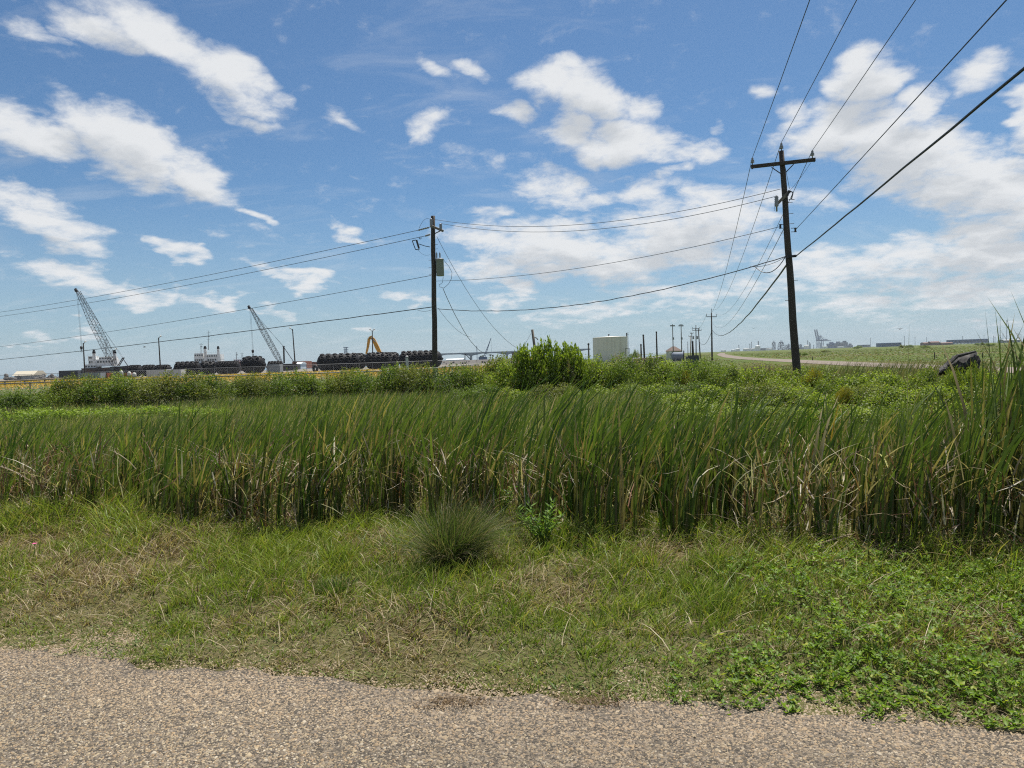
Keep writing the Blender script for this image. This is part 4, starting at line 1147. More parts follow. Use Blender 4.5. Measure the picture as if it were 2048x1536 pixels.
part('insulator', lambda b: b.tube([F_top, F_top + Vector((0, 0, .85))], [.05, .06], 6), 'porcelain', F_t)
fL, fR, fT = P(1413.5, 627, 136.8), P(1432.5, 627, 136.8), F_top + Vector((0, 0, .8))
wire(topL, fL, 2.2, 'power line from the left crossarm end to the lone far pole', .012, group='power lines to the far poles')
wire(topT, fT, 2.2, 'power line from the leaning pole tip to the lone far pole', .012, group='power lines to the far poles')
wire(topR, fR, 2.3, 'power line from the right crossarm end to the lone far pole', .012, group='power lines to the far poles')
wire(onR(452) + Vector((-.1, -.1, 0)), P(1424, 644, 136.8), 2.3, 'thin neutral wire sagging from the leaning pole to the lone far pole', .012, group='power lines to the far poles')
mb = MB(); mb.tube(lumpy(onR(526) + Vector((-.1, -.1, 0)), P(1425, 661, 136.8), 1.75, .03, .03, 40, 3), .034, 6)
tag(mb.build('communication_cable', M['cable']), 'black cable sagging deeply from the leaning pole to the lone far pole', 'cable')
specs = [(1396.6, 200, 656, 661, 6, 0, 4.0, 0, None, 'dark utility pole leaning slightly, rightmost of the far pole cluster'),
         (1391.8, 220, 650, 657, 7, 2, .5, 2, 661, 'far utility pole carrying two transformers and two crossarms'),
         (1383.4, 240, 665, 667, 3, 0, 1.5, 0, None, 'slim far utility pole between the tan pole and the transformer pole'),
         (1380.4, 250, 671, 673, 3, 0, 1.0, 0, None, 'tan far utility pole, leftmost of the cluster'),
         (1375.5, 420, 683, None, 3, 0, .5, 0, None, 'very distant thin pole behind the tan pole')]
for (px, dp, ty, ay, ah, tr, ln, nt, sa, lb) in specs:
    line_pole(px, dp, ty, ay, ah, True, ln, .18 if dp < 300 else .22, lb, nt, sa, 'tanwood' if 'tan far' in lb else 'wood')
wire(fL, P(1391, 657, 219), 1.2, 'power line from the lone far pole to the pole cluster', .02, k=10, group='power lines to the far poles')
wire(P(1424, 661, 137), P(1397, 680, 200), 2.0, 'dark cable from the lone far pole to the rightmost clustered pole', .04, 'cable', k=10, group='power lines to the far poles')

# --- pole with the transformer
DL = 41.0
L_base = G(871, DL); L_top = P(865.6, 432, DL)
def onL(py): return L_base.lerp(L_top, (py - 779) / (432 - 779))
pl = thing('utility_pole', 'upright dark wooden utility pole carrying a grey transformer', 'utility pole', L_base)
lv = L_top - L_base
part('shaft', lambda b: b.tube([L_base + lv * (i / 10) + Vector((math.sin(i * 2.1) * .012, 0, 0)) for i in range(11)], [.168 - .0048 * i for i in range(11)], 14), 'wood', pl, True)
part('crossarm', lambda b: b.bar(P(861, 451, DL - .25), P(886, 462, DL - .9), .10, .12), 'greywood', pl)
part('brace', lambda b: b.bar(P(882, 461, DL - .7), P(870, 467, DL - .2), .03, .05), 'darksteel', pl)
def post_ins(b, px, y0, y1, d, r):
    a = P(px, y1, d); h = P(px, y0, d).z - a.z
    b.lathe(a, [(r * .7, 0)] + [(r * (1.1 if i % 2 else .85), h * (i + .5) / 9) for i in range(8)] + [(r * .5, h * .97), (r * .3, h)], 10)
part('insulator', lambda b: post_ins(b, 862.7, 437, 455, DL - .3, .085), 'porcelain', pl, True)
part('insulator', lambda b: post_ins(b, 881.7, 447, 461, DL - .75, .085), 'porcelain', pl, True)
def string_ins(b, a, c, r=.06):
    a = Vector(a); c = Vector(c); d_ = c - a; h = d_.length
    b.lathe(a, [(.02, 0)] + [(r if i % 2 else .03, h * (i + .5) / 11) for i in range(10)] + [(.02, h)], 8, d_)
part('strain_insulator', lambda b: string_ins(b, P(859, 454.6, DL - .1), P(836, 460.5, DL + .1)), 'porcelain', pl)
part('strain_insulator', lambda b: string_ins(b, P(860.5, 468.8, DL - .1), P(850, 472, DL + .1)), 'porcelain', pl)
def cutout_L(b):
    q = lambda x, y: P(x, y, DL - .3)
    b.bar(q(824.5, 481.5), q(832, 480), .04); b.bar(q(824.5, 481.5), q(831, 499), .045); b.bar(q(831, 499), q(839, 499.5), .04); b.bar(q(833, 480), q(838, 497), .10)
    b.bar(q(838, 488), q(850, 492), .035); b.bar(q(850, 492), q(860, 494), .035)
part('fuse_cutout', cutout_L, 'darksteel', pl)
part('hot_clamp', lambda b: b.torus(P(840.4, 476, DL - .1), (0, 1, 0), .06, .02, 8, 5), 'darksteel', pl)
tc_ = P(880.6, 552, DL - .12); th_ = P(880.6, 517, DL - .12).z - tc_.z
tr = part('transformer', lambda b: b.lathe(tc_, [(.20, 0), (.225, .01), (.225, th_ * .93), (.245, th_ * .935), (.245, th_ * .965), (.20, th_), (.05, th_ * 1.01)], 20), 'transformer', pl, True)
for px in (873.6, 880):
    a = P(px, 517, DL - .12) - pl.location
    mb = MB(); h = .36
    mb.lathe(a - Vector((0, 0, .03)), [(.05, 0), (.03, .06)] + [(.055 if i % 2 else .032, .09 + i * .03) for i in range(8)] + [(.015, h), (.012, h + .07)], 10)
    mb.build('bushing', M['porcelain'], tr, True)
mb = MB(); mb.bar(P(868, 524, DL) - pl.location, P(874, 524, DL) - pl.location, .06, .10); mb.bar(P(868, 544, DL) - pl.location, P(874, 544, DL) - pl.location, .06, .10)
mb.build('mounting_bracket', M['darksteel'], tr)
mb = MB(); mb.tube([P(p[0], p[1], DL - .2) - pl.location for p in ((888.5, 521), (892, 526), (898, 533), (904, 545), (903, 557), (897, 568), (888, 576), (880, 574), (878, 570), (885, 565), (886.5, 553))], .012, 5)
mb.build('lead_wire', M['cable'], tr)
for py, s in ((489, 1), (498, 1), (520, -1), (535, -1), (562, 1), (548, -1)):
    part('pole_step', lambda b: b.tube([onL(py), onL(py) + Vector((s * .28, -.05, .01))], .011, 5), 'darksteel', pl)
part('jumper_wire', lambda b: (b.tube(sag_pts(P(838, 457, DL), P(861, 439, DL - .2), -.25, 8), .009, 4), b.tube(sag_pts(P(836, 500, DL - .3), P(860, 509, DL - .2), .15, 8), .007, 4)), 'wire', pl)

# wires between the two poles
wire(P(863, 438, DL - .3), P(1561, 378, DR - .2), .85, 'upper wire spanning from the transformer pole to the leaning pole', .011, group='wires between the two near poles')
wire(P(882, 447, DL - .75), P(1550, 393, DR - .2), .85, 'second wire just below the upper one between the two near poles', .011, group='wires between the two near poles')
wire(P(876, 562, DL), P(1559, 453.5, DR - .1), .45, 'middle wire sloping up from the transformer to the leaning pole', .011, group='wires between the two near poles')
a, b_ = P(874.6, 617.7, DL - .15), P(1571, 513, DR - .16)
mb = MB(); mb.tube(lumpy(a, b_, .80, .02, .012, 50, 5), .017, 6)
tag(mb.build('communication_cable', M['cable']), 'black cable slung low between the transformer pole and the leaning pole', 'cable')
mb = MB(); mb.tube(sag_pts(P(1500, 533, 28), P(1571, 514, DR - .2), .12, 12), .009, 5); mb.tube(sag_pts(P(1508, 531, 28.2), P(1570, 515, DR - .2), .42, 12), .016, 5)
tag(mb.build('cable_loop', M['cable']), 'slack loop of spare cable hanging just left of the leaning pole', 'cable')
# wires away to the left
for (s_, e_, sg, lb, r_, mt_) in [((836, 460.5, DL + .1), (-130, 641, 90), .55, 'top wire running from the transformer pole to the left edge', .016, 'wire'),
        ((850, 472, DL + .1), (-130, 648, 90), .6, 'second wire just under the top one running to the left edge', .016, 'wire'),
        ((862, 551, DL), (-130, 707, 90), .5, 'lower neutral wire running from the transformer to the left edge', .015, 'wire')]:
    wire(P(*s_), P(*e_), sg, lb, r_, mt_, 'wires to the left edge')
mb = MB(); mb.tube(lumpy(P(864, 614, DL - .1), P(-130, 731, 90), .25, .02, .012, 60, 9), .024, 6)
tag(mb.build('communication_cable', M['cable']), 'black cable running from the transformer pole down to the left edge', 'cable')
mb = MB(); mb.tube(sag_pts(P(866, 618.5, DL - .1), P(835, 620, DL + 1.5), .1, 8), .010, 5)
tag(mb.build('cable_tail', M['cable']), 'short cable tail joining the black cable left of the transformer pole', 'cable')
# drops to the right, behind the bushes
mb = MB(); mb.tube(sag_pts(P(873.5, 473, DL), P(1052, 704, 58), 1.3), .012, 5)
tag(mb.build('service_wire', M['wire']), 'long thin wire slanting from the top of the transformer pole down to the tall bush', 'wire')
mb = MB(); mb.tube(lumpy(P(886, 577, DL - .2), P(978, 708, 62), 1.0, .02, .02, 30, 4), .018, 5)
tag(mb.build('service_wire', M['cable']), 'dark twisted service wire dropping from the transformer towards the bridge', 'wire')
mb = MB(); mb.tube(sag_pts(P(876, 616, DL), P(944, 674, 55), .4, 14), .010, 5)
tag(mb.build('service_wire', M['wire']), 'pale thin wire dropping from the low cable to join the service wire', 'wire')

# ------------------------------------------------------------------ old posts
def post(px0, py0, px1, dp, r, lb, mat='greywood', name='wooden_post', cat='post', extra=None):
    b0 = G(px1, dp); tp = P(px0, py0, dp)
    t = thing(name, lb, cat, b0)
    part('shaft', lambda b: b.tube([b0, b0.lerp(tp, .55), tp], [r, r * .92, r * .8], 8), mat, t, True)
    if extra: extra(t)
    return t
def lp_extra(t):
    part('hook', lambda b: b.tube([P(1069.5, 675, 50), P(1073, 676, 49.8), P(1076, 680, 49.8)], .035, 5), 'darksteel', t)
    part('guy_wire', lambda b: b.tube([P(1062, 667, 50), P(1048, 692, 49)], .010, 4), 'wire', t)
post(1064.5, 659, 1078, 50, .115, 'short weathered pole leaning left behind the tall bright bush', extra=lp_extra)
post(1177, 686, 1178.5, 60, .075, 'thin grey post standing left of the white tank', extra=lambda t: part('cap_band', lambda b: b.lathe(P(1177, 690, 60), [(.085, 0), (.085, .12)], 8), 'darksteel', t))
for (x0, y0, x1, dp, r, lb) in [(1286.5, 669, 1289.5, 110, .15, 'bare dark pole right of the white tank, shorter of a pair'), (1312.7, 662.8, 1314.5, 112, .13, 'bare dark pole before the arched hut, taller of a pair'),
                                (1281.8, 688, 1283.0, 105, .13, 'stub of a grey post beside the shorter bare pole'), (1384.8, 682, 1386.5, 120, .20, 'short thick black post in the far pole cluster'), (1367.5, 701, 1367.6, 115, .10, 'short dark post left of the slatted grey box')]:
    post(x0, y0, x1, dp, r, lb, 'wood', extra=lambda t: part('band', lambda b: b.lathe(P(x0 + .1, y0 + 2, dp), [(r * .9, -.1), (r * .9, .1)], 8), 'darksteel', t))
for (px, lb) in [(1345, 'thin floodlight pole with short crossbar above the hip-roofed house, left of two'), (1362, 'thin floodlight pole with wide lamp bar, right of two')]:
    b0 = G(px + 2, 150); tp = P(px, 648.5, 150)
    t = thing('light_pole', lb, 'light pole', b0)
    part('shaft', lambda b: b.tube([b0, tp], [.12, .075], 8), 'greywood', t)
    w_ = 3.6
    part('lamp_bar', lambda b: b.bar(P(px - w_, 651 if px < 1350 else 649, 149.8), P(px + w_, 651 if px < 1350 else 649, 149.8), .07), 'galv', t)
    for s in (-1, 1): part('lamp', lambda b: b.box(P(px + s * 3, 651.5, 149.6), (.38, .3, .26)), 'grey', t)
    part('junction_box', lambda b: b.box(P(px + 1.4, 677, 149.7), (.32, .3, .5)), 'grey', t)

# ------------------------------------------------------------------ fences
def chain_fence(pts, h, step, label, wire_gap, wr, post_r=.035, rail_r=.028):
    """pts: ground points (x,y)"""
    t = thing('chain_link_fence', label, 'fence', (pts[0][0], pts[0][1], 0))
    mesh = MB(t.location)
    for (a, b_) in zip(pts[:-1], pts[1:]):
        a = Vector((*a, 0)); b_ = Vector((*b_, 0)); L_ = (b_ - a).length; d_ = (b_ - a) / L_
        nseg = max(1, round(L_ / step))
        for i in range(nseg):
            q = a + d_ * (L_ * i / nseg)
            part('post', lambda b: b.tube([q, q + Vector((0, 0, h + .03))], post_r, 8), 'galv', t)
        part('top_rail', lambda b: b.tube([a + Vector((0, 0, h)), b_ + Vector((0, 0, h))], rail_r, 6), 'galv', t)
        s = -h
        while s < L_:
            for sg in (1, -1):
                s0, s1 = (s, s + h) if sg == 1 else (s + h, s)
                z0, z1 = .03, h
                # clip to the run
                def cl(u): return min(max(u, 0), L_)
                def zat(u): return z0 + (z1 - z0) * (u - s0) / (s1 - s0)
                u0, u1 = cl(s0), cl(s1)
                if abs(u1 - u0) > .02:
                    mesh.tube([a + d_ * u0 + Vector((0, 0, zat(u0))), a + d_ * u1 + Vector((0, 0, zat(u1)))], wr, 3, cap=False)
            s += wire_gap
    mesh.build('wire_mesh', M['galv'], t)
    return t
A0 = G(-60, 33.5); A1 = G(812, 33.0); A2 = G(960, 60)
chain_fence([(A0.x, A0.y), (A1.x, A1.y)], 1.27, 3.05, 'low chain-link fence behind the left shrub row', .075, .0022, .03, .026)
chain_fence([(A1.x + .3, A1.y + .3), (A2.x, A2.y)], 1.27, 3.05, 'low chain-link fence turning away behind the transformer pole', .15, .003, .03, .026)
c0 = A1; t = thing('corner_post', 'thick pale corner post at the end of the low fence', 'fence post', (c0.x + .12, c0.y - .05, 0))
part('shaft', lambda b: b.tube([t.location, t.location + Vector((0, 0, 1.86))], .065, 10), 'offwhite', t); part('cap', lambda b: b.lathe(t.location + Vector((0, 0, 1.86)), [(.08, 0), (.08, .05), (.03, .09)], 10), 'galv', t)
B0 = G(-40, 163); B1 = G(560, 163); B2 = G(900, 168)
chain_fence([(B0.x, B0.y), (B1.x, B1.y), (B2.x, B2.y)], 1.75, 3.05, 'long far chain-link fence in front of the black marine fenders', .45, .008, .05, .045)
# pipe barrier at far left, tan
a = P(-30, 764.5, 95); b_ = P(128, 757, 96)
t = thing('pipe_barrier', 'low tan pipe rail on posts before the yellow flowers at the left', 'barrier', (a.x, a.y, 0))
part('rail', lambda b: b.tube([a, b_], .11, 8), 'tanwood', t)
for k in range(5):
    q = a.lerp(b_, k / 4); part('post', lambda b: b.tube([(q.x, q.y, 0), (q.x, q.y, q.z)], .08, 8), 'greywood', t)
# wire fence posts beyond the lane
for k, (px, ty, dp) in enumerate([(1869, 704, 78), (1889.6, 709, 84), (1965, 705, 76), (1625, 713, 96)]):
    post(px, ty, px + .3, dp, .055, 'thin field fence post beyond the gravel lane, %s from the left' % ORD[[1, 2, 3, 0][k]], 'wood', 'fence_post', 'fence post')

# ------------------------------------------------------------------ wreckage in the right thicket
g = G(1915, 17.6)
t = thing('driftwood_hulk', 'dark charred slab of wreckage tilted up out of the right thicket', 'wreckage', g)
def shell(b):
    # a thick ragged curved slab: outline in the photograph plane, extruded with a bowl shape
    rd = random.Random(4)
    top = [(1879, 737), (1882, 734), (1885, 733), (1888, 729), (1893, 724.5), (1897, 719), (1901, 720), (1905, 713), (1911, 711), (1915, 712.5), (1921, 709.5), (1928, 708.5), (1934, 709.5), (1940, 705.5), (1946, 703.5), (1949, 701), (1954, 704), (1952, 709), (1956, 714)]
    bot = [(1877, 750), (1881, 752), (1886, 748), (1891, 752), (1896, 744), (1900, 750), (1905, 742), (1909, 751), (1914, 744), (1918, 754), (1923, 746), (1928, 754), (1933, 742), (1938, 738), (1943, 736), (1947, 738), (1950, 741), (1954, 736), (1958, 731)]
    nrow = 6; vs = []
    for side in (0, 1):
        for i in range(len(top)):
            for j in range(nrow):
                tt = j / (nrow - 1)
                px = top[i][0] * (1 - tt) + bot[i][0] * tt; py = top[i][1] * (1 - tt) + bot[i][1] * tt
                dp = 17.4 + .25 * math.sin(tt * 3.0) * (-1) + .5 * (i / 18 - .5) ** 2 + (.10 if side else 0) + rd.uniform(-.03, .03)
                vs.append(P(px + rd.uniform(-.8, .8), py + rd.uniform(-.7, .7), dp))
    n_ = len(top) * nrow; fs = []
    for side in (0, 1):
        for i in range(len(top) - 1):
            for j in range(nrow - 1):
                a = side * n_ + i * nrow + j
                f = (a, a + 1, a + nrow + 1, a + nrow)
                fs.append(f if side == 0 else f[::-1])
    for i in range(len(top) - 1):
        a = i * nrow; fs.append((a, a + nrow, n_ + a + nrow, n_ + a)); a = i * nrow + nrow - 1; fs.append((a + nrow, a, n_ + a, n_ + a + nrow))
    for j in range(nrow - 1):
        a = j; fs.append((a + 1, a, n_ + a, n_ + a + 1)); a = (len(top) - 1) * nrow + j; fs.append((a, a + 1, n_ + a + 1, n_ + a))
    b.add(vs, fs)
part('slab', shell, 'char', t)
part('splinter', lambda b: b.tube([P(1896, 731, 17.1), P(1915, 712, 17.15), P(1951, 703, 17.3)], [.03, .045, .025], 6), 'char', t)
part('splinter', lambda b: b.tube([P(1955, 712, 17.3), P(1957, 722, 17.25), P(1953, 740, 17.2)], [.03, .055, .05], 6), 'char', t)

# ------------------------------------------------------------------ storage yard: marine fenders
def mpx(depth): return depth / F_PX
def tyre_mesh(R, r):
    return MB().torus((0, 0, 0), (0, 0, 1), R, r, 12, 6).mesh('tyre', M['tyre'], True)
TY = {}
def fender(px0, px1, top_py, depth, yaw, label, n_len, n_round, indiv, end_smooth=False):
    """lies along local X; yaw turns it about Z"""
    cx = (px0 + px1) / 2
    Hh = P(cx, top_py, depth).z
    tr_ = .34
    r = (Hh - 2 * 0.02) / 2 - tr_ * .55
    wid = (px1 - px0) * mpx(depth)
    Lc = max((wid - abs(math.sin(yaw)) * 2 * r) / max(abs(math.cos(yaw)), .3), 2.6 * r)
    g = G(cx, depth + abs(math.sin(yaw)) * Lc * .4)
    t = thing('marine_fender', label, 'marine fender', g, yaw, 'black marine fenders in the yard')
    zc = r + tr_ * .55
    half = Lc / 2; cap = r * .75
    prof = [(.25, -half)] + [(r * math.sin(math.acos(1 - k / 5)) if k < 5 else r, -half + cap * k / 5) for k in range(1, 6)]
    prof += [(q, -h_) for (q, h_) in prof[::-1]]
    mb = MB(); mb.lathe((0, 0, zc), prof, 20, (1, 0, 0)); mb.build('rubber_body', M['rubber'], t, True)
    pitch = (Lc - 2 * cap * .35) / n_len
    R = min(pitch * .42, math.pi * 2 * r / n_round * .42)
    net = MB()
    for i in range(n_len):
        x = -half + cap * .35 + pitch * (i + .5)
        if end_smooth and i == n_len - 1: continue
        e_ = max(0, (abs(x) - (half - cap)) / cap); rl = r * math.sqrt(max(0, 1 - (e_ * .9) ** 2)) if e_ > 0 else r
        for j in range(n_round):
            a = 2 * math.pi * (j + .5 * (i % 2)) / n_round
            nrm_ = Vector((.8 * e_ * (1 if x > 0 else -1), math.cos(a), math.sin(a))).normalized()
            if a > math.pi * 1.15 and a < math.pi * 1.85: continue
            c_ = Vector((x, math.cos(a) * (rl + .06), zc + math.sin(a) * (rl + .06)))
            if indiv:
                key = round(R, 2)
                if key not in TY: TY[key] = tyre_mesh(key * .74, key * .30)
                o = link('tyre', TY[key], t)
                o.location = c_; o.rotation_euler = nrm_.to_track_quat('Z', 'Y').to_euler()
            else:
                net.torus(c_, nrm_, R * .74, R * .30, 9, 5)
    if not indiv:
        tag(net.build('tyre_net', M['tyre'], t, True), kind='stuff')
    # end fitting
    for s in (-1, 1):
        MB().lathe((s * half, 0, zc), [(.3, -.1), (.3, .1), (.12, .12), (.12, .25)], 10, (s, 0, 0)).build('end_fitting', M['darksteel'], t)
    return t
D_ = math.radians
fender(633, 722, 706, 170, D_(12), 'black tyre-clad marine fender at the left of the large fender row', 6, 10, True)
fender(700, 728, 705.5, 184, D_(40), 'black marine fender partly hidden between the first and second large fenders', 4, 10, False)
fender(727, 786, 703.5, 170, D_(18), 'black tyre-clad marine fender in the middle of the large row below the excavator arm', 5, 10, True)
fender(765, 797, 703.5, 182, D_(35), 'black marine fender squeezed behind the middle large fender', 4, 10, False)
fender(797, 887, 700.5, 172, D_(6), 'longest black marine fender with a bare right end behind the transformer pole', 7, 10, True, True)
fender(480, 535, 711, 166, D_(-14), 'big bulging black marine fender left of the grey container', 5, 9, True)
fender(348, 404, 722, 168, D_(10), 'black marine fender with tyres right of the white boxes', 5, 10, True)
fender(402, 433, 721, 172, D_(30), 'black marine fender below the tugboat funnels', 4, 9, False)
fender(431, 482, 721, 174, D_(4), 'black marine fender with small tyres left of the big bulging fender', 8, 14, False)
fender(533, 570, 721, 186, D_(10), 'black marine fender behind the grey container at the foot of the second crane', 5, 12, False)
fender(257, 285, 729, 185, D_(0), 'small black marine fender, leftmost of three before the first tugboat', 4, 12, False)
fender(285, 312, 728.5, 187, D_(12), 'small black marine fender, middle of three right of the first tugboat', 4, 12, False)
fender(308, 345, 728.5, 185, D_(-8), 'small black marine fender, rightmost of three right of the first tugboat', 5, 12, False)
g = G(631, 167); t = thing('loose_tyre', 'big loose tyre lying left of the large fender row', 'tyre', g)
part('tread', lambda b: b.torus(g + Vector((0, 0, .8)), (.5, .85, 0), .62, .3, 16, 8), 'tyre', t, True)
part('bead', lambda b: b.torus(g + Vector((0, 0, .8)), (.5, .85, 0), .40, .08, 16, 6), 'rubber', t, True)

# containers and boxes
def container(px0, px1, top_py, depth, dy, label, mat, name='container', ribs=12, door=True):
    a = G(px0, depth); b_ = G(px1, depth); h = P((px0 + px1) / 2, top_py, depth).z; w = (b_ - a).x
    t = thing(name, label, name.replace('_', ' '), ((a.x + b_.x) / 2, depth, 0))
    MB().box((0, dy / 2, h / 2 + .05), (w, dy, h - .1)).build('shell', M[mat], t)
    for i in range(ribs):
        MB().box((-w / 2 + w * (i + .5) / ribs, -.03, h / 2 + .05), (w / ribs * .45, .06, h - .3)).build('panel_rib', M[mat], t)
    for s in (-1, 1):
        MB().box((s * (w / 2 - .06), -.05, h / 2 + .05), (.13, .12, h - .08)).build('corner_post', M[mat], t)
    return t
container(119, 157, 741, 158, 2.4, 'dark flat box container at the left end of the yard', 'darkgrey')
container(294, 334, 739.5, 157, 2.2, 'weathered white ribbed box before the fence, left of two', 'offwhite', 'storage_box', 9)
container(335, 363, 739.5, 157, 2.2, 'weathered white ribbed box before the fence, right of two', 'offwhite', 'storage_box', 6)
container(535, 560, 728.5, 167.2, 2.4, 'grey container between the big bulging fender and the second crane', 'grey')
container(158, 202, 746, 150, 2.0, 'long low grey box in the yard grass at the foot of the first light pole', 'grey', 'storage_box', 8)
container(204, 216, 746, 152, 2.0, 'rusty red skid box below the first crane', 'orange', 'storage_box', 4)
container(235, 256, 746, 152, 2.0, 'rusty red low skid box below the crane cab', 'orange', 'storage_box', 6)
for (px, py, dp, lb) in [(243, 740.5, 150, 'white dome-topped drum on the red skid box, tallest of three'), (259, 743, 150, 'white drum tank right of the red skid box, middle of three'), (269, 745, 150, 'small white drum tank, rightmost of three')]:
    g = G(px, dp); h = P(px, py, dp).z
    t = thing('drum_tank', lb, 'tank', g, 0, 'white drum tanks in the yard')
    part('shell', lambda b: b.lathe(g, [(.40, 0), (.40, h * .75), (.3, h * .92), (.1, h)], 14), 'offwhite', t, True)
    part('band', lambda b: b.lathe(g + Vector((0, 0, h * .3)), [(.42, 0), (.42, .1)], 14), 'darksteel', t)

# light poles
def yard_light(px, py, px1, dp, lb, twin=False):
    b0 = G(px1, dp); tp = P(px, py, dp)
    t = thing('light_pole', lb, 'light pole', b0, 0, 'light poles of the storage yard')
    part('shaft', lambda b: b.tube([b0, tp], [.17, .11], 8), 'wood', t)
    for s in ((-1, 1) if twin else (1 if px < 500 else -1,)):
        e_ = tp + Vector((s * .55, -.1, .35)); part('lamp_arm', lambda b: b.tube([tp - Vector((0, 0, .3)), tp + Vector((s * .3, -.05, .0)), e_], .05, 5), 'darksteel', t)
        part('lamp', lambda b: b.lathe(e_, [(.08, .12), (.22, 0), (.2, -.2)], 10), 'offwhite', t)
yard_light(166.5, 686, 170.5, 160, 'yard light pole at the hook of the first crane')
yard_light(317, 675, 322, 165, 'yard light pole right of the first crane')
yard_light(585, 658, 591.5, 170, 'tall yard light pole beside the second crane')
yard_light(744.5, 661, 746, 190, 'yard light pole with twin lamps in front of the excavator arm', True)

# ------------------------------------------------------------------ cranes
def lattice(mb, a, b_, w0, wm, w1, nb_, r=.05, rd=.028):
    """square lattice boom from a to b, widths at foot, middle, head"""
    a = Vector(a); b_ = Vector(b_); d_ = (b_ - a).normalized()
    u = d_.cross(Vector((0, 1, 0))).normalized(); v = d_.cross(u).normalized()
    def wid(t):
        if t < .15: return w0 + (wm - w0) * t / .15
        if t > .62: return wm + (w1 - wm) * (t - .62) / .38
        return wm
    rows = []
    for i in range(nb_ + 1):
        t = i / nb_; c = a.lerp(b_, t); w = wid(t) / 2
        rows.append([c + u * w + v * w, c - u * w + v * w, c - u * w - v * w, c + u * w - v * w])
    for k in range(4):
        mb.tube([q[k] for q in rows], r, 4)
    for i in range(nb_):
        for k in range(4):
            k2 = (k + 1) % 4
            mb.tube([rows[i][k], rows[i + 1][k2]] if i % 2 else [rows[i][k2], rows[i + 1][k]], rd, 3, cap=False)
        for k in range(4): mb.tube([rows[i][k], rows[i][(k + 1) % 4]], rd, 3, cap=False)
def crawler_crane(foot, tip, gantry, hook_py, hook_px, depth, label, w, house_px, gx_back=None, mat='darksteel'):
    ft = P(*foot, depth); tp = P(*tip, depth); ga = P(*gantry, depth)
    base = G(house_px, depth)
    t = thing('crawler_crane', label, 'crane', base)
    part('boom', lambda b: lattice(b, ft, tp, w * .5, w, w * .45, 26, .07, .04), mat, t)
    part('boom_head', lambda b: (b.bar(tp - Vector((.3, 0, .1)), tp + Vector((.5, 0, .25)) if False else tp + Vector((-.9, 0, 1.0)), .5, .7), b.torus(tp + Vector((-.5, -.3, .3)), (0, 1, 0), .4, .14, 10, 6)), mat, t)
    hk = P(hook_px, hook_py, depth)
    hs = tp + Vector((-.5, 0, .2))
    rp = part('hoist_rope', lambda b: (b.tube([hs, hk], .035, 3), b.tube([hs + Vector((.35, 0, 0)), hk + Vector((.25, 0, 0))], .035, 3)), 'wire', t)
    part('hook_block', lambda b: b.lathe(hk, [(.15, -1.1), (.3, -1.0), (.42, -.5), (.42, -.1), (.2, .15)], 10), mat, t)
    part('hook', lambda b: b.torus(hk - Vector((0, 0, 1.6)), (0, 1, 0), .28, .09, 10, 5), mat, t)
    part('pendant_line', lambda b: (b.tube([tp, ga], .035, 3), b.tube([tp - Vector((.2, 0, .5)), ga + Vector((0, .8, 0))], .035, 3)), 'wire', t)
    bk = base + Vector((3.2, 0, 3.0))
    part('gantry', lambda b: (b.bar(ft + Vector((.8, 0, .2)), ga, .22), b.bar(ft + Vector((.8, .9, .2)), ga + Vector((0, .9, 0)), .22), b.bar(bk, ga, .18), b.bar(ga + Vector((-.15, 0, 0)), ga + Vector((.15, .9, 0)), .3)), mat, t)
    hz_ = ft.z - .2
    part('house', lambda b: b.box(base + Vector((1.2, .3, hz_ - .9)), (5.2, 3.0, 2.2)), mat, t)
    cb = part('cab', lambda b: b.box(base + Vector((-1.6, -1.0, hz_ - .8)), (1.4, 1.2, 1.9)), mat, t)
    mb = MB(t.location); mb.box(base + Vector((-1.6, -1.63, hz_ - .5)), (1.1, .06, .9)); mb.build('window', M['glass'], cb)
    part('counterweight', lambda b: b.box(base + Vector((4.2, .3, hz_ - 1.0)), (1.0, 3.0, 1.8)), mat, t)
    for s in (-1.7, 1.7):
        part('track', lambda b: b.prism([(base.x - 3, .5), (base.x - 2.5, .05), (base.x + 2.5, .05), (base.x + 3, .5), (base.x + 2.5, 1.05), (base.x - 2.5, 1.05)], 1, base.y + s - .45, base.y + s + .45), mat, t)
    part('carbody', lambda b: b.box(base + Vector((0, 0, (hz_ - 1.0) / 2 + .4)), (2.2, 2.2, max(hz_ - 2.4, .6))), mat, t)
    return t
crawler_crane((231, 733), (156, 583), (245, 716), 693, 162.5, 240, 'crane with long lattice boom over the twin-funnel boat at the left', 2.1, 240)
crawler_crane((563, 728), (502, 617), (566.5, 693), 700, 505.5, 245, 'crane with lattice boom standing between the two fender groups', 1.55, 570)
# far small crane with crossing boom at the bridge
a0, a1 = P(966, 716, 420), P(982, 676, 420)
t = thing('lattice_crane', 'small far crane boom slanting up in front of the bridge', 'crane', G(967, 420))
part('boom', lambda b: (b.tube([a0, P(977, 690, 420), a1], [.22, .3, .2], 4), b.tube([a0 + Vector((1.2, 0, 0)), a1], .18, 4), *[b.tube([a0.lerp(a1, k / 10), (a0 + Vector((1.2, 0, 0))).lerp(a1, (k + .5) / 10)], .1, 3) for k in range(10)]), 'bluegrey', t)
part('mast', lambda b: b.tube([G(954.5, 420), P(953.5, 692, 420)], .2, 5), 'bluegrey', t)
part('stay_line', lambda b: b.tube([a1, P(983, 704, 420)], .05, 3), 'wire', t)
part('house', lambda b: b.box(G(966, 420) + Vector((0, 0, 1.6)), (5, 4, 3.2)), 'bluegrey', t)

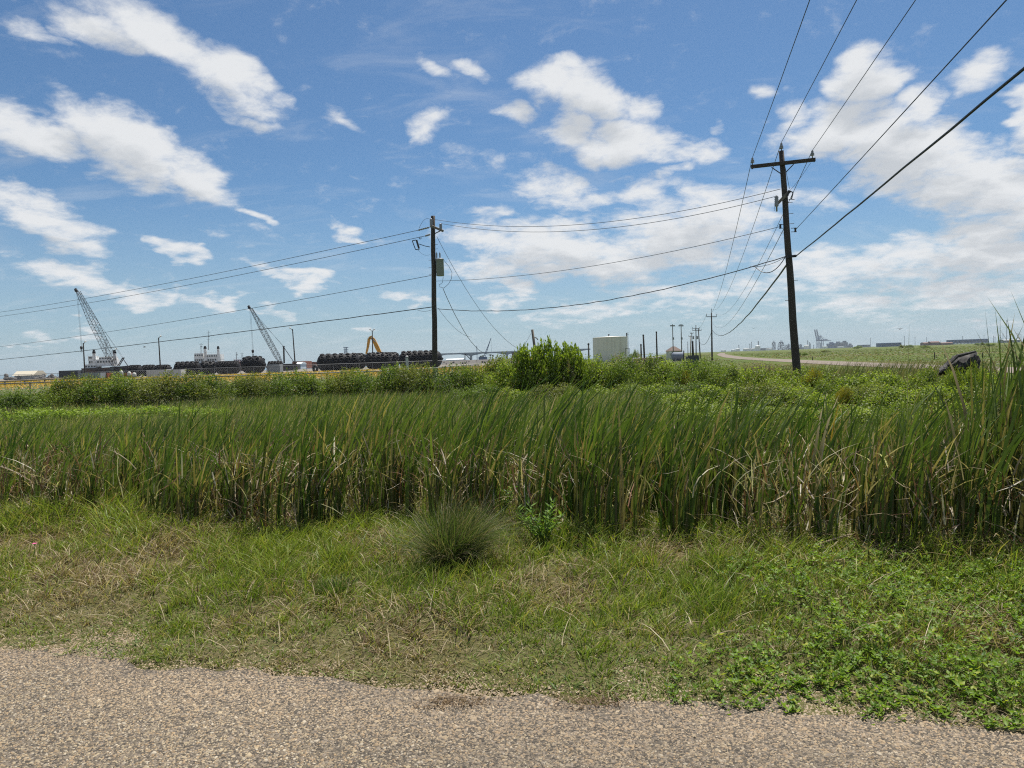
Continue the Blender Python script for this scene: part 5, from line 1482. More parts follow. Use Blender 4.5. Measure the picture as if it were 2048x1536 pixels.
# excavator with long yellow arm
DE = 205
g = G(762, DE)
t = thing('excavator', 'yellow long-reach excavator arm rising behind the marine fenders', 'excavator', g)
apex = P(741, 673, DE); e1 = P(732.5, 708, DE); bt = P(761, 708, DE)
def arm(b, pts, ws):
    for k in range(len(pts) - 1):
        a_, c_ = Vector(pts[k]), Vector(pts[k + 1]); d_ = (c_ - a_).normalized(); u = d_.cross(Vector((0, 1, 0))).normalized()
        w0, w1 = ws[k] / 2, ws[k + 1] / 2
        vs = [a_ - u * w0 + Vector((0, -.35, 0)), a_ + u * w0 + Vector((0, -.35, 0)), c_ + u * w1 + Vector((0, -.35, 0)), c_ - u * w1 + Vector((0, -.35, 0))]
        vs += [v + Vector((0, .7, 0)) for v in vs]
        b.add(vs, [(0, 1, 2, 3), (7, 6, 5, 4), (0, 4, 5, 1), (1, 5, 6, 2), (2, 6, 7, 3), (3, 7, 4, 0)])
part('boom', lambda b: arm(b, [bt, P(754, 694, DE), P(747, 679, DE), apex], [1.0, 1.15, .95, .6]), 'yellow', t)
part('stick', lambda b: arm(b, [apex + Vector((.55, -.02, -.05)), apex + Vector((-.4, -.02, -.5)), P(736, 693, DE) + Vector((0, -.02, 0)), e1 + Vector((0, -.02, 0))], [.65, .75, .6, .4]), 'yellow', t)
part('hydraulic_ram', lambda b: b.tube([P(751, 684, DE - .5), P(742, 674.5, DE - .5)], .12, 6), 'galv', t)
part('bucket', lambda b: b.box(e1 + Vector((.1, 0, -.6)), (1.0, 1.1, 1.0), 0, .7), 'darksteel', t)
part('house', lambda b: b.box(g + Vector((1.4, .4, 2.0)), (4.2, 2.8, 1.6)), 'yellow', t)
cb = part('cab', lambda b: b.box(g + Vector((-.2, -1.0, 2.6)), (1.5, 1.1, 1.8), 0, .9), 'yellow', t)
mb = MB(t.location); mb.box(g + Vector((-.2, -1.58, 2.9)), (1.1, .06, .9)); mb.build('window', M['glass'], cb)
for s in (-1.3, 1.3):
    part('track', lambda b: b.prism([(g.x - 2.2, .5), (g.x - 1.8, .05), (g.x + 2, .05), (g.x + 2.4, .5), (g.x + 2, 1.0), (g.x - 1.8, 1.0)], 1, g.y + s - .35, g.y + s + .35), 'darksteel', t)

# ------------------------------------------------------------------ boats behind the yard
def tug(dp, x0, x1, deck_py, house, funnels, mast, label, hull='hull'):
    """house: list of (px0, px1, py_top, py_bot, kind)"""
    a, b_ = G(x0, dp), G(x1, dp)
    zd = P((x0 + x1) / 2, deck_py, dp).z
    t = thing('tugboat', label, 'boat', ((a.x + b_.x) / 2, dp, 0))
    ox = t.location.x
    hw = (b_.x - a.x) / 2
    def hullf(b):
        vs = []
        secs = [(-1.0, .75), (-.7, 1), (.3, 1), (.75, .7), (1.0, .1)]
        for (u, w) in secs:
            for (z, k) in ((.06, .8), (zd, 1.0), (zd + .5 * max(0, u) ** 2, 1.0)):
                for s in (-1, 1): vs.append((ox + u * hw, dp + s * 4.0 * w * k, z))
        fs = []
        for i in range(len(secs) - 1):
            q = i * 6; n_ = q + 6
            fs += [(q, n_, n_ + 2, q + 2), (q + 2, n_ + 2, n_ + 4, q + 4), (q + 1, q + 3, n_ + 3, n_ + 1), (q + 3, q + 5, n_ + 5, n_ + 3), (q + 4, n_ + 4, n_ + 5, q + 5), (q, q + 1, n_ + 1, n_)]
        fs += [(0, 2, 3, 1), (2, 4, 5, 3)]; q = (len(secs) - 1) * 6; fs += [(q, q + 1, q + 3, q + 2), (q + 2, q + 3, q + 5, q + 4)]
        b.add(vs, fs)
    part('hull', hullf, hull, t)
    for (h0, h1, yt, yb, yo) in house:
        p0, p1 = P(h0, yt, dp), P(h1, yb, dp)
        w_ = p1.x - p0.x; z1 = p0.z; z0 = min(p1.z, z1 - .5)
        hs = part('deckhouse', lambda b: b.box(((p0.x + p1.x) / 2, dp + yo, (z0 + z1) / 2), (w_, 4.4 - abs(yo), z1 - z0), 0, .96), 'white', t)
        nwin = max(1, int(w_ / 1.0))
        for k in range(nwin):
            mb = MB(t.location); mb.box((p0.x + w_ * (k + .5) / nwin, dp + yo - (4.4 - abs(yo)) / 2 - .02, z0 + (z1 - z0) * .66), (w_ / nwin * .55, .08, (z1 - z0) * .26))
            mb.build('window', M['glass'], hs)
        mb = MB(t.location)
        for k in range(int(w_ / .9) + 1):
            xx = p0.x + min(w_, k * .9); mb.tube([(xx, dp + yo - 2, z1), (xx, dp + yo - 2, z1 + .9)], .03, 4)
        mb.tube([(p0.x, dp + yo - 2, z1 + .9), (p1.x, dp + yo - 2, z1 + .9)], .03, 4)
        mb.build('railing', M['offwhite'], hs)
    for (f0, f1, yt, yb) in funnels:
        p0, p1 = P(f0, yt, dp), P(f1, yb, dp); w_ = (p1.x - p0.x)
        fn = part('funnel', lambda b: b.lathe(((p0.x + p1.x) / 2, dp - 2.3, p1.z), [(w_ * .55, 0), (w_ * .40, p0.z - p1.z)], 10), 'white', t)
        mb = MB(t.location); mb.lathe(((p0.x + p1.x) / 2, dp - 2.3, p0.z - .02), [(w_ * .44, -.55), (w_ * .44, .02), (w_ * .3, .3), (w_ * .3, .7), (w_ * .1, .75)], 10); mb.build('funnel_cap', M['rubber'], fn)
    for (mx, yt, yb) in mast:
        p0, p1 = P(mx, yt, dp), P(mx, yb, dp)
        ms = part('mast', lambda b: b.tube([p1, p0], [.16, .07], 6), 'darksteel', t)
        mb = MB(t.location); h = p0.z - p1.z; mb.bar(p0 + Vector((-.9, 0, -h * .12)), p0 + Vector((.9, 0, -h * .12)), .1); mb.bar(p0 + Vector((-.6, 0, -h * .45)), p0 + Vector((.6, 0, -h * .45)), .1)
        mb.box(p0 + Vector((.1, 0, -h * .3)), (.8, .5, .25)); mb.build('radar_yard', M['darksteel'], ms)
    return t
tug(268, 173, 262, 735, [(177, 200, 729, 740, -.6), (183, 234, 719.5, 732, 0), (183, 193, 712.5, 722, -.3), (203, 230, 714.5, 722, .2)], [(191.5, 200, 704, 731), (232, 241, 704, 729)], [(212, 676, 716)],
    'white twin-funnel tugboat under the first crane boom at the left')
tug(330, 366, 452, 726, [(392, 446, 716, 728, 0), (392.5, 411, 707, 718, -.3), (416, 445, 709, 718, 0)], [(411, 419, 695.5, 722), (437.5, 444.5, 695.5, 722)], [(416.5, 661, 700), (402, 686, 708)],
    'white tugboat with tall mast behind the middle fenders')
tug(380, 462, 494, 724, [(470, 490, 719, 726, 0)], [], [(473, 704, 720), (484, 705, 722)], 'small reddish workboat with two short masts left of the second crane', 'orange')
# pale gull on the wing and dark birds
def bird(px, py, dp, span, mat, lb, rz=.3, tilt=.2):
    c_ = P(px, py, dp); t = thing('bird', lb, 'bird', c_, rz)
    mb = MB(); s = span
    mb.lathe((-.22 * s, 0, 0), [(.005 * s, 0), (.05 * s, .1 * s), (.06 * s, .2 * s), (.035 * s, .34 * s), (.01 * s, .42 * s)], 8, (1, 0, 0)); 
    for sg in (-1, 1):
        b0 = len(mb.v)
        z = lambda u: tilt * s * .5 * (u if u < .5 else 1 - u)
        mb.add([(.08 * s, sg * .02 * s, .02 * s), (-.06 * s, sg * .02 * s, .02 * s), (-.04 * s, sg * .25 * s, .02 * s + tilt * s * .3), (.1 * s, sg * .25 * s, .02 * s + tilt * s * .3), (-.03 * s, sg * .5 * s, .02 * s + tilt * s * .15),
                (.08 * s, sg * .02 * s, .005 * s), (-.06 * s, sg * .02 * s, .005 * s), (-.04 * s, sg * .25 * s, .005 * s + tilt * s * .3), (.1 * s, sg * .25 * s, .005 * s + tilt * s * .3)],
               [(0, 1, 2, 3), (3, 2, 4), (5, 8, 7, 6), (8, 4, 7), (0, 3, 8, 5), (1, 6, 7, 2), (3, 4, 8), (2, 7, 4)])
    mb.build('body', M[mat], t)
bird(289, 694, 120, 1.2, 'darksteel', 'small dark bird flying right of the first crane')
bird(1508, 656.5, 90, .8, 'darksteel', 'small dark bird flying left of the leaning pole', 1.2)
bird(1800, 658, 60, .75, 'darksteel', 'small dark bird hovering beside the thin reed stalk on the right', .6)
bird(232, 698, 200, 2.0, 'offwhite', 'pale bird with spread wings above the twin-funnel tugboat', .9)

# ------------------------------------------------------------------ far left shed, rubble
g = G(48, 230)
t = thing('shed', 'low shed with a cream metal roof at the far left', 'shed', g)
w_ = 38 * mpx(230)
part('wall', lambda b: b.box(g + Vector((0, 3, .75)), (w_, 6, 1.5)), 'grey', t)
part('roof', lambda b: b.prism([(g.y - .5, 1.45), (g.y + 6.5, 1.45), (g.y + 4.2, 2.9), (g.y + 1.8, 2.9)], 0, g.x - w_ / 2 - .4, g.x + w_ / 2 + .4), 'cream', t)
part('door', lambda b: b.box(g + Vector((-1.5, -.02, .7)), (1.2, .08, 1.4)), 'darkgrey', t)
for k, (px, w, h, dp, lb) in enumerate([(16, 4, 2.3, 225, 'brown rock heap left of the cream-roofed shed'), (85, 6, 1.9, 225, 'grey rock heap right of the cream-roofed shed'), (105, 5, 1.6, 215, 'low grey rock heap left of the dark container')]):
    g = G(px, dp); t = thing('rock_heap', lb, 'rocks', g, 0, 'rock heaps in the yard')
    rd = random.Random(k)
    for q in range(14):
        u = rd.uniform(-1, 1); mb = MB(); s = rd.uniform(.5, 1.1)
        mb.lathe((u * w / 2, rd.uniform(-1, 1), max(.1, h * (1 - abs(u)) * rd.uniform(.2, .9)) - .3), [(.3 * s, 0), (.6 * s, .2 * s), (.55 * s, .6 * s), (.2 * s, .9 * s)], 7, (rd.uniform(-.4, .4), rd.uniform(-.4, .4), 1))
        mb.build('rock', M['rock'], t)

# ------------------------------------------------------------------ storage tank
DT = 180
a, b_ = G(1191, DT), G(1261.5, DT); rT = (b_.x - a.x) / 2; cT = Vector(((a.x + b_.x) / 2, DT + rT, 0)); hT = P(1226, 673.5, DT).z
t = thing('storage_tank', 'squat weathered white storage tank standing behind the middle thicket', 'tank', cT)
part('shell', lambda b: b.lathe(cT, [(rT, 0), (rT, hT * .985), (rT * 1.012, hT * .985), (rT * 1.012, hT), (rT * .98, hT + .02), (.3, hT + .25)], 64), 'tank', t)
for k in range(1, 4): part('weld_seam', lambda b: b.lathe(cT + Vector((0, 0, hT * k / 4)), [(rT + .008, 0), (rT + .014, .03), (rT + .008, .06)], 64), 'tank', t)
part('vent', lambda b: b.lathe(cT + Vector((-.3, 0, hT + .2)), [(.12, 0), (.12, .35), (.28, .4), (.2, .6)], 10), 'darksteel', t)
def rail_(b):
    for k in range(6):
        q = cT + Vector((rT * .95 + .1 * (k % 2), -rT * .2 + k * .25, hT)); b.tube([q, q + Vector((0, 0, 1.0))], .035, 4)
    for z in (.55, 1.0): b.tube([cT + Vector((rT * .95, -rT * .2, hT + z)), cT + Vector((rT * 1.06, -rT * .2, hT + z)), cT + Vector((rT * 1.06, .8, hT + z))], .035, 4)
part('platform_railing', rail_, 'darksteel', t)
def ladder(b):
    x = cT.x + rT + .12; y = cT.y - rT * .12
    for s in (-.22, .22): b.tube([(x, y + s, .1), (x, y + s, hT + .9)], .03, 4)
    z = .3
    while z < hT: b.tube([(x, y - .22, z), (x, y + .22, z)], .02, 4); z += .33
part('ladder', ladder, 'darksteel', t)
part('manway_frame', lambda b: [b.bar(P(x0, y0, DT + .6), P(x1, y1, DT + .6), .10) for (x0, y0, x1, y1) in ((1250.5, 697, 1250.5, 716), (1250.5, 697, 1258.5, 696.5), (1258.5, 696.5, 1258.5, 716))], 'darksteel', t)
# arched hut, house, pale round tank, slatted box
DQ = 150
g = G(1320.5, DQ)
t = thing('arched_hut', 'grey arched metal hut with an open dark end', 'hut', g)
rq = 7.2 * mpx(DQ) * 1.05
def vault(b, r0, r1, y0, y1):
    k = 14; vs = []
    for (y, r) in ((y0, r0), (y0, r1), (y1, r0), (y1, r1)):
        for i in range(k + 1):
            an = math.pi * i / k; vs.append((g.x + math.cos(an) * r - (y - g.y) * .42, y, math.sin(an) * r * 1.25))
    K = k + 1; fs = []
    for i in range(k):
        fs += [(i, i + 1, 2 * K + i + 1, 2 * K + i), (K + i, 3 * K + i, 3 * K + i + 1, K + i + 1), (i, K + i, K + i + 1, i + 1), (2 * K + i, 2 * K + i + 1, 3 * K + i + 1, 3 * K + i)]
    b.add(vs, fs)
part('vault', lambda b: vault(b, rq, rq * .9, g.y, g.y + 9), 'grey', t)
part('rim', lambda b: vault(b, rq * 1.04, rq * .86, g.y - .25, g.y - .02), 'offwhite', t)
part('end_wall', lambda b: b.box((g.x - 9 * .42, g.y + 9.1, rq * .55), (rq * 1.8, .1, rq * 1.1)), 'darkgrey', t)
for s in (-.45, .05): part('post', lambda b: b.box((g.x + s * rq, g.y + .6, rq * .5), (.12, .12, rq * .95)), 'offwhite', t)
g = G(1352, 185); wv = 24 * mpx(185)
t = thing('house', 'small house with a brown hip roof behind the floodlight poles', 'house', g)
part('wall', lambda b: b.box(g + Vector((0, 2.5, 1.2)), (wv * .9, 5, 2.4)), 'offwhite', t)
zr0, zr1 = P(1352, 702, 185).z, P(1352, 692.5, 185).z
part('wall', lambda b: b.box(g + Vector((0, 2.5, (zr0 + 2.4) / 2)), (wv * .8, 4.6, max(.3, zr0 - 2.4))), 'darkgrey', t)
part('roof', lambda b: b.add([g + Vector((-wv * .56, -.4, zr0)), g + Vector((wv * .56, -.4, zr0)), g + Vector((wv * .56, 5.4, zr0)), g + Vector((-wv * .56, 5.4, zr0)), g + Vector((-wv * .12, 2.5, zr1)), g + Vector((wv * .12, 2.5, zr1))],
     [(0, 1, 5, 4), (1, 2, 5), (2, 3, 4, 5), (3, 0, 4), (3, 2, 1, 0)]), 'roof', t)
for s in (-.3, .05, .3):
    wn = part('window', lambda b: b.box(g + Vector((wv * s, -.03, 1.5)), (.8, .08, .9)), 'glass', t)
part('eave_light', lambda b: b.box(g + Vector((-wv * .48, -.3, zr0 - .35)), (.7, .3, .45)), 'white', t)
g = G(1356, 140); t = thing('round_tank', 'pale blue-grey tank lying on its side below the hip-roofed house', 'tank', g)
part('shell', lambda b: b.lathe(g + Vector((-1.0, 0, .95)), [(.2, -.25), (.7, -.1), (.85, .1), (.85, 1.9), (.7, 2.1), (.2, 2.25)], 18, (1, .05, 0)), 'bluegrey', t, True)
for s in (-.6, .6): part('saddle', lambda b: b.box(g + Vector((s, 0, .2)), (.3, 1.2, .4)), 'concrete', t)
a, b_ = G(1376.5, 78), G(1398.5, 78); h_ = P(1388, 710.5, 78).z
t = thing('slatted_box', 'dark grey slatted wooden enclosure below the far pole cluster', 'enclosure', ((a.x + b_.x) / 2, 78, 0))
w_ = b_.x - a.x
for k in range(9):
    MB().box((-w_ / 2 + w_ * (k + .5) / 9, 0, h_ / 2), (w_ / 9 * .86, .04, h_)).build('slat', M['darkgrey'], t)
for z in (.2, h_ - .2): MB().box((0, .05, z), (w_, .05, .1)).build('rail', M['darkgrey'], t)
MB().box((0, .6, h_ / 2 - .05), (w_ * .96, 1.0, h_ - .1)).build('inner_box', M['darkgrey'], t)
# timber pile under the bare poles
g = G(1300, 100); t = thing('timber_pile', 'jumbled brown timber pile between the bare dark poles', 'timber pile', g)
rd = random.Random(8)
for k in range(18):
    z = .15 + (k // 6) * .35; x_ = rd.uniform(-1.2, 1.2); mb = MB()
    mb.bar((x_ - 1.3, rd.uniform(-.5, .5), z), (x_ + 1.3, rd.uniform(-.5, .5), z + rd.uniform(-.12, .3)), .16, .14); mb.build('beam', M['tanwood' if k % 3 else 'greywood'], t)
# grassy bush by the tank
shrub(1270.5, 160, 2.6, P(1270, 701, 160).z, PR, 'dark green bush against the right side of the white tank', None, 1, name='bush', cat='bush')

# ------------------------------------------------------------------ bridge and far bank
DB = 900
t = thing('bridge', 'grey girder bridge crossing the channel behind the bushes', 'bridge', G(975, DB))
zt = P(975, 706, DB).z
x0, x1 = P(780, 709, DB).x, P(1180, 703, DB).x
part('deck', lambda b: b.box(((x0 + x1) / 2, DB, zt), (x1 - x0, 11, 1.0)), 'concrete', t)
part('parapet', lambda b: b.box(((x0 + x1) / 2, DB - 5.3, zt + .9), (x1 - x0, .3, .9)), 'concrete', t)
for px in (870, 942, 1014, 1086, 1150):
    xc = P(px, 710, DB).x
    part('haunch', lambda b: b.prism([(xc - 14, zt - .5), (xc - 3, zt - 2.4), (xc - 1.5, zt - 3.2), (xc + 1.5, zt - 3.2), (xc + 3, zt - 2.4), (xc + 14, zt - .5)], 1, DB - 4.5, DB + 4.5), 'concrete', t)
    part('pier', lambda b: b.box((xc, DB, (zt - 3) / 2), (2.6, 7, zt - 3)), 'concrete', t)
t = thing('steel_trestle', 'dark triangular steel trestle in front of the bridge pier', 'trestle', G(936, 520))
q = lambda x, y: P(x, y, 520)
part('leg', lambda b: b.bar(q(930, 722), q(930, 707), .6), 'darksteel', t); part('diagonal', lambda b: b.bar(q(930.5, 708), q(941.5, 719), .6), 'darksteel', t); part('sill', lambda b: b.bar(q(926, 720.5), q(945, 720.5), .5), 'darksteel', t)
def block(px0, px1, yt, dp, depth_m, lb, mat, roofmat=None, name='building', wins=0, gable=False):
    a, b_ = G(px0, dp), G(px1, dp); h = P((px0 + px1) / 2, yt, dp).z; w = b_.x - a.x
    t = thing(name, lb, name.replace('_', ' '), ((a.x + b_.x) / 2, dp, 0))
    hw = h * (.72 if roofmat else 1)
    MB().box((0, depth_m / 2, hw / 2), (w, depth_m, hw)).build('wall', M[mat], t)
    if roofmat:
        MB().prism([(-.3, hw), (depth_m + .3, hw), (depth_m * .65, h), (depth_m * .35, h)], 0, -w / 2 - .3, w / 2 + .3).build('roof', M[roofmat], t)
    for k in range(wins):
        MB().box((-w / 2 + w * (k + .5) / wins, -.05, hw * .55), (w / wins * .5, .15, hw * .35)).build('window', M['glass'], t)
    return t
block(893, 926, 717, 520, 20, 'long white-roofed warehouse below the bridge', 'white', 'white', 'warehouse', 5)
block(1024, 1036, 704.5, 560, 12, 'red brick block behind the bushes below the bridge', 'brick', None, 'building', 4)
block(1036.5, 1050, 708, 600, 12, 'small pale building right of the red brick block', 'white', None, 'building', 5)
block(585, 605, 722.5, 420, 20, 'rusty red stack of plates right of the second crane', 'orange', None, 'plate_stack', 0)
block(606, 632, 724, 460, 20, 'rusty red low stack left of the large fender row', 'orange', None, 'plate_stack', 0)
block(593, 602, 724, 380, 10, 'small white hut before the rusty plates', 'white', 'white', 'hut', 2)
def far_tree(px, yt, dp, w, lb):
    g = G(px, dp); h = P(px, yt, dp).z
    t = thing('palm_tree', lb, 'tree', g, 0, 'far palms by the bridge')
    part('trunk', lambda b: b.tube([g, g + Vector((0, 0, h * .8))], [.25, .15], 6), 'wood', t)
    nb = NB(); N = 60; a_ = U(0, 6.28, N); c = mixc((.03, .05, .015), (.06, .09, .025), U(0, 1, N))
    nb.add(blades(np.stack([np.zeros(N), np.zeros(N), np.full(N, h * .78)], 1), U(.2, .3, N) * h, U(.35, .6, N), a_, U(.6, 1.9, N), a_ + 1.57, c, c, 4, 1.6, .4, .25))
    link('crown', nb.mesh('crown', M['leaf']), t)
for k, (px, yt, lb) in enumerate([(962, 711.5, 'dark palm crown below the bridge, leftmost of four'), (966, 710.5, 'dark palm crown below the bridge, second of four'), (981, 708.5, 'dark palm crown below the bridge, third of four'), (986, 709.5, 'dark palm crown below the bridge, rightmost of four')]):
    far_tree(px, yt, 480, 4, lb)
mb = MB(G(925, 300)); rd = random.Random(2)
g = G(925, 300); t = thing('rock_bank', 'grey stone bank of the channel right of the transformer pole', 'rock bank', g)
part('bank', lambda b: b.prism([(g.y - 2, 0), (g.y + 4, 0), (g.y + 3, P(925, 720.5, 300).z), (g.y + 1, P(925, 720.5, 300).z)], 0, G(884, 300).x, G(1060, 300).x), 'rock', t)
for k in range(40):
    s = rd.uniform(.4, .9); q = Vector((rd.uniform(G(884, 300).x, G(1060, 300).x), g.y + rd.uniform(-2, 1), rd.uniform(.1, .9)))
    part('rock', lambda b: b.lathe(q, [(.3 * s, 0), (.6 * s, .2 * s), (.5 * s, .6 * s), (.15 * s, .85 * s)], 6, (rd.uniform(-.5, .5), rd.uniform(-.5, .5), 1)), 'rock', t)
# lattice mast behind the fenders
g = G(692, 700); t = thing('lattice_mast', 'grey lattice mast rising behind the large fenders', 'mast', g)
tpz = P(691.5, 694, 700)
part('frame', lambda b: lattice(b, g, tpz, 3.0, 2.2, 1.6, 8, .2, .12), 'bluegrey', t)
for k in range(3): part('platform', lambda b: b.box(tpz + Vector((0, 0, -.6 - 2.2 * k)), (5.0 - .6 * k, 2, .5)), 'bluegrey', t)

# ------------------------------------------------------------------ horizon: plants, quay cranes, warehouses
DF = 3000
S = mpx(DF)
def stack(px, yt, dp, r, lb, mat='bluegrey', name='chimney_stack', cat='chimney', base=0):
    g = G(px, dp); h = P(px, yt, dp).z
    t = thing(name, lb, cat, g, 0, 'stacks of the far plant')
    part('shaft', lambda b: b.lathe(g, [(r * 1.3, 0), (r, h * .5), (r * .9, h)], 8), mat, t)
    part('collar', lambda b: b.lathe(g + Vector((0, 0, h * .86)), [(r * 1.25, 0), (r * 1.25, h * .05)], 8), mat, t)
for k, (px, yt, r) in enumerate([(1478, 689.5, 1.6), (1500, 687.5, 1.6), (1503.5, 683.5, 1.3), (1517, 682, 2.2), (1615.7, 680.5, 1.7), (1619, 684, 1.4), (1621.5, 687, 1.4), (1627.5, 689.5, 1.4), (1641, 686, 1.2)]):
    stack(px, yt, DF, r, 'thin stack of the far plant on the horizon, %s from the left' % ORD[k])
for k, (px0, px1, yt, dp) in enumerate([(1462, 1470, 699, 2800), (1471, 1480, 697, 2800), (1486, 1500, 696.5, 2700), (1501, 1511, 696, 2700), (1510.5, 1520.5, 691, 2600), (1532, 1545, 697, 2700), (1608, 1618, 690, 2800), (1442, 1452, 700, 2700), (1645, 1655, 692, 2700), (1675, 1688, 693, 2700)]):
    a, b_ = G(px0, dp), G(px1, dp); h = P((px0 + px1) / 2, yt, dp).z; r = (b_.x - a.x) / 2
    t = thing('storage_tank', 'pale far storage tank on the horizon, %s from the left' % ORD[[1, 2, 3, 4, 5, 6, 7, 0, 8, 9][k]], 'tank', ((a.x + b_.x) / 2, dp, 0), 0, 'far storage tanks')
    MB().lathe((0, 0, 0), [(r, 0), (r, h * .9)], 20).build('shell', M['white'], t)
    MB().lathe((0, 0, 0), [(r * 1.01, h * .9 + .02), (r * .6, h * .98), (.5, h)], 20).build('roof', M['white'], t)
def plant(px0, px1, yt, lb, seed, cone=False):
    g0, g1 = G(px0, DF), G(px1, DF); h = P((px0 + px1) / 2, yt, DF).z; w = g1.x - g0.x
    t = thing('process_tower', lb, 'plant', ((g0.x + g1.x) / 2, DF, 0)); rd = random.Random(seed)
    nlev = 6
    for k in range(nlev):
        f_ = 1 - (.55 * (k / nlev) ** 1.5 if cone else .12 * k / nlev)
        z = h * .92 * k / nlev
        MB().box((0, 0, z + .4), (w * f_, w * .5, 1.6)).build('floor_deck', M['bluegrey'], t)
        for s in (-.45, -.15, .15, .45): MB().box((s * w * f_, 0, z + h * .92 / nlev / 2), (1.2, 1.2, h * .92 / nlev)).build('column', M['bluegrey'], t)
        for q in range(3): MB().lathe((rd.uniform(-.38, .38) * w * f_, rd.uniform(-2, 2), z), [(w * .09, 0), (w * .09, h * .92 / nlev * rd.uniform(.5, .95))], 8).build('vessel', M['bluegrey'], t)
    for q in range(3): MB().lathe((rd.uniform(-.3, .3) * w * .7, 0, h * .85), [(.8, 0), (.6, h * rd.uniform(.12, .28))], 6).build('vent_pipe', M['bluegrey'], t)
plant(1544, 1551.5, 682, 'tall grey process tower of the far plant, left of two', 1)
plant(1555, 1570, 682, 'broad grey process tower of the far plant, right of two', 2, True)
plant(1571, 1581, 688, 'low grey process unit beside the broad far tower', 3)
plant(1598, 1604, 688, 'small grey process unit just right of the leaning pole', 4)
block(1520, 1544, 696, DF, 20, 'long low grey plant building on the horizon', 'bluegrey', None, 'plant_building', 6)
block(1581, 1610, 695, DF, 30, 'low grey plant building behind the leaning pole', 'bluegrey', None, 'plant_building', 6)
def quay_crane(px, lb, dp):
    t = thing('quay_crane', lb, 'quay crane', G(px, dp), 0, 'quay cranes on the horizon')
    q = lambda x, y, o=0: P(px + x, y, dp) + Vector((0, o, 0))
    part('leg', lambda b: [b.bar(q(x, 696.5, o), q(x, 679, o), 1.7) for x in (.5, 8.0) for o in (-8, 8)], 'craneblue', t)
    part('portal_beam', lambda b: [b.bar(q(.5, y, o), q(8, y, o), 1.6) for y in (688, 680.5) for o in (-8, 8)], 'craneblue', t)
    part('girder', lambda b: [b.bar(q(-1, 681, o), q(24, 681.6, o), 1.8, 3.0) for o in (-4, 4)], 'craneblue', t)
    part('raised_boom', lambda b: [b.bar(q(.2, 680.5, o), q(-4.2, 659, o), 1.8, 2.6) for o in (-4, 4)], 'craneblue', t)
    part('apex_frame', lambda b: [b.bar(q(1.5, 680, o), q(3.6, 671, o), 1.3) for o in (-5, 5)] + [b.bar(q(8, 680, o), q(3.6, 671, o), 1.1) for o in (-5, 5)] + [b.bar(q(3.6, 671, 0), q(18, 680.5, 0), .7), b.bar(q(3.6, 671, 0), q(-3.4, 663, 0), .6)], 'craneblue', t)
    part('machine_house', lambda b: b.box(q(15, 679.3), (9, 8, 4)), 'craneblue', t)
quay_crane(1633.5, 'blue quay crane with raised boom on the horizon, left of two', 3300)
quay_crane(1637.5, 'blue quay crane with raised boom on the horizon, right of two', 3380)
for k, (px0, px1, yt, lb, mat) in enumerate([(1657, 1670, 684, 'grey-blue gantry block right of the quay cranes', 'craneblue'), (1671, 1683, 683, 'grey ship superstructure right of the gantry block', 'bluegrey'), (1684, 1696, 681.5, 'grey block with a high centre on the horizon', 'bluegrey'), (1697, 1706, 687, 'low grey block on the horizon', 'bluegrey')]):
    t = block(px0, px1, yt + 3, 3200, 20, lb, mat, None, 'port_building', 5)
    hh = P((px0 + px1) / 2, yt, 3200).z; w_ = (px1 - px0) * mpx(3200)
    MB().box((w_ * .1, 10, hh * .8), (w_ * .5, 10, hh * .4)).build('upper_floor', M[mat], t)
block(1720, 1740, 689.5, 2600, 20, 'pale low far building left of the dark shed row', 'bluegrey', None, 'port_building', 5)
block(1762, 1803, 685.5, 1500, 20, 'long dark blue shed on the horizon at the bent reed', 'craneblue', None, 'shed', 9)
block(1848, 1857, 684.5, 1300, 12, 'small red-roofed far house, left of three', 'brick', 'brick', 'house', 2)
block(1862, 1880, 682.5, 1300, 12, 'wide red-roofed far house, middle of three', 'brick', 'brick', 'house', 4)
block(1884, 1906, 684.5, 1300, 12, 'low red-roofed far house, right of three', 'brick', 'brick', 'house', 4)
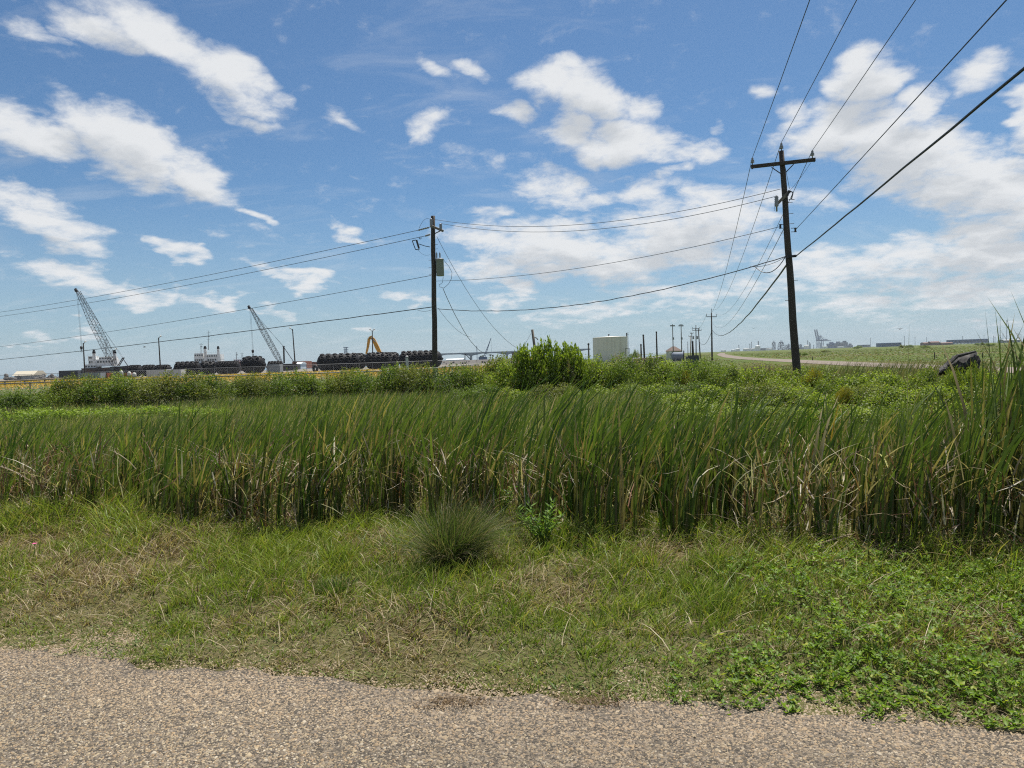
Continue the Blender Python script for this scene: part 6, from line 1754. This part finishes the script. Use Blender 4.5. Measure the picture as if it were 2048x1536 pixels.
t = block(1909, 1977, 678.5, 1600, 30, 'long dark blue warehouse on the right horizon', 'craneblue', None, 'warehouse', 16)
for k in range(9):
    px = 1912 + k * 7.2
    block(px, px + 5, 686 - k * .1, 1500, 5, 'white parked trailer below the long dark warehouse, %s from the left' % ORD[k], 'white', None, 'trailer', 1)
block(2008, 2040, 678.5, 1500, 20, 'grey far building at the right edge of the horizon', 'grey', 'grey', 'building', 6)
for k, (px, yt, dp) in enumerate([(1741, 676, 2500), (1809, 672, 2500), (1830, 673, 2500), (1853, 674, 2500), (1925, 672, 2500), (1968, 670, 2500), (1987, 671, 2300), (1990, 673, 2300), (2006, 667, 2200), (2013.5, 640, 1800), (2036, 665, 2200), (2040, 667, 2200)]):
    g = G(px, dp); tp = P(px, yt, dp); t = thing('far_mast', 'thin pale mast on the right horizon, %s from the left' % ORD[k], 'mast', g, 0, 'thin masts on the horizon')
    part('shaft', lambda b: b.tube([g, tp], [.9, .5], 5), 'bluegrey', t); part('crossbar', lambda b: b.bar(tp + Vector((-2.4, 0, -3)), tp + Vector((2.4, 0, -3)), .6), 'bluegrey', t)
# scattered scrub far out in the meadow
for k, (px, dp, w, h) in enumerate([(1603, 150, 3, .9), (1715, 600, 9, 2.6), (1806, 420, 5, 1.9), (1819, 430, 5, 1.9), (1980, 300, 5, 1.5), (1650, 260, 4, .9), (1960, 380, 6, 1.6), (1850, 330, 6, 1.3)]):
    shrub(px, dp, w, h, PR, 'dark scrub bush far out in the meadow, %s from the left' % ORD[[0, 2, 3, 4, 7, 1, 6, 5][k]], 'scrub in the far meadow', k, name='scrub_bush', cat='bush')

# ------------------------------------------------------------------ air
mt, n, m = material('haze_air')
pv = n('ShaderNodeVolumePrincipled', ins={'Color': (0.80, 0.88, 0.96, 1), 'Density': 0.00007, 'Anisotropy': 0.2, 'Density Attribute': ''})
n('ShaderNodeOutputMaterial', ins={'Volume': pv.outputs[0]})
mt.cycles.homogeneous_volume = True
mb = MB(); mb.box((0, 2300, 54), (6400, 5000, 111))
tag(mb.build('haze', mt), 'pale sea haze over the far horizon', kind='stuff')
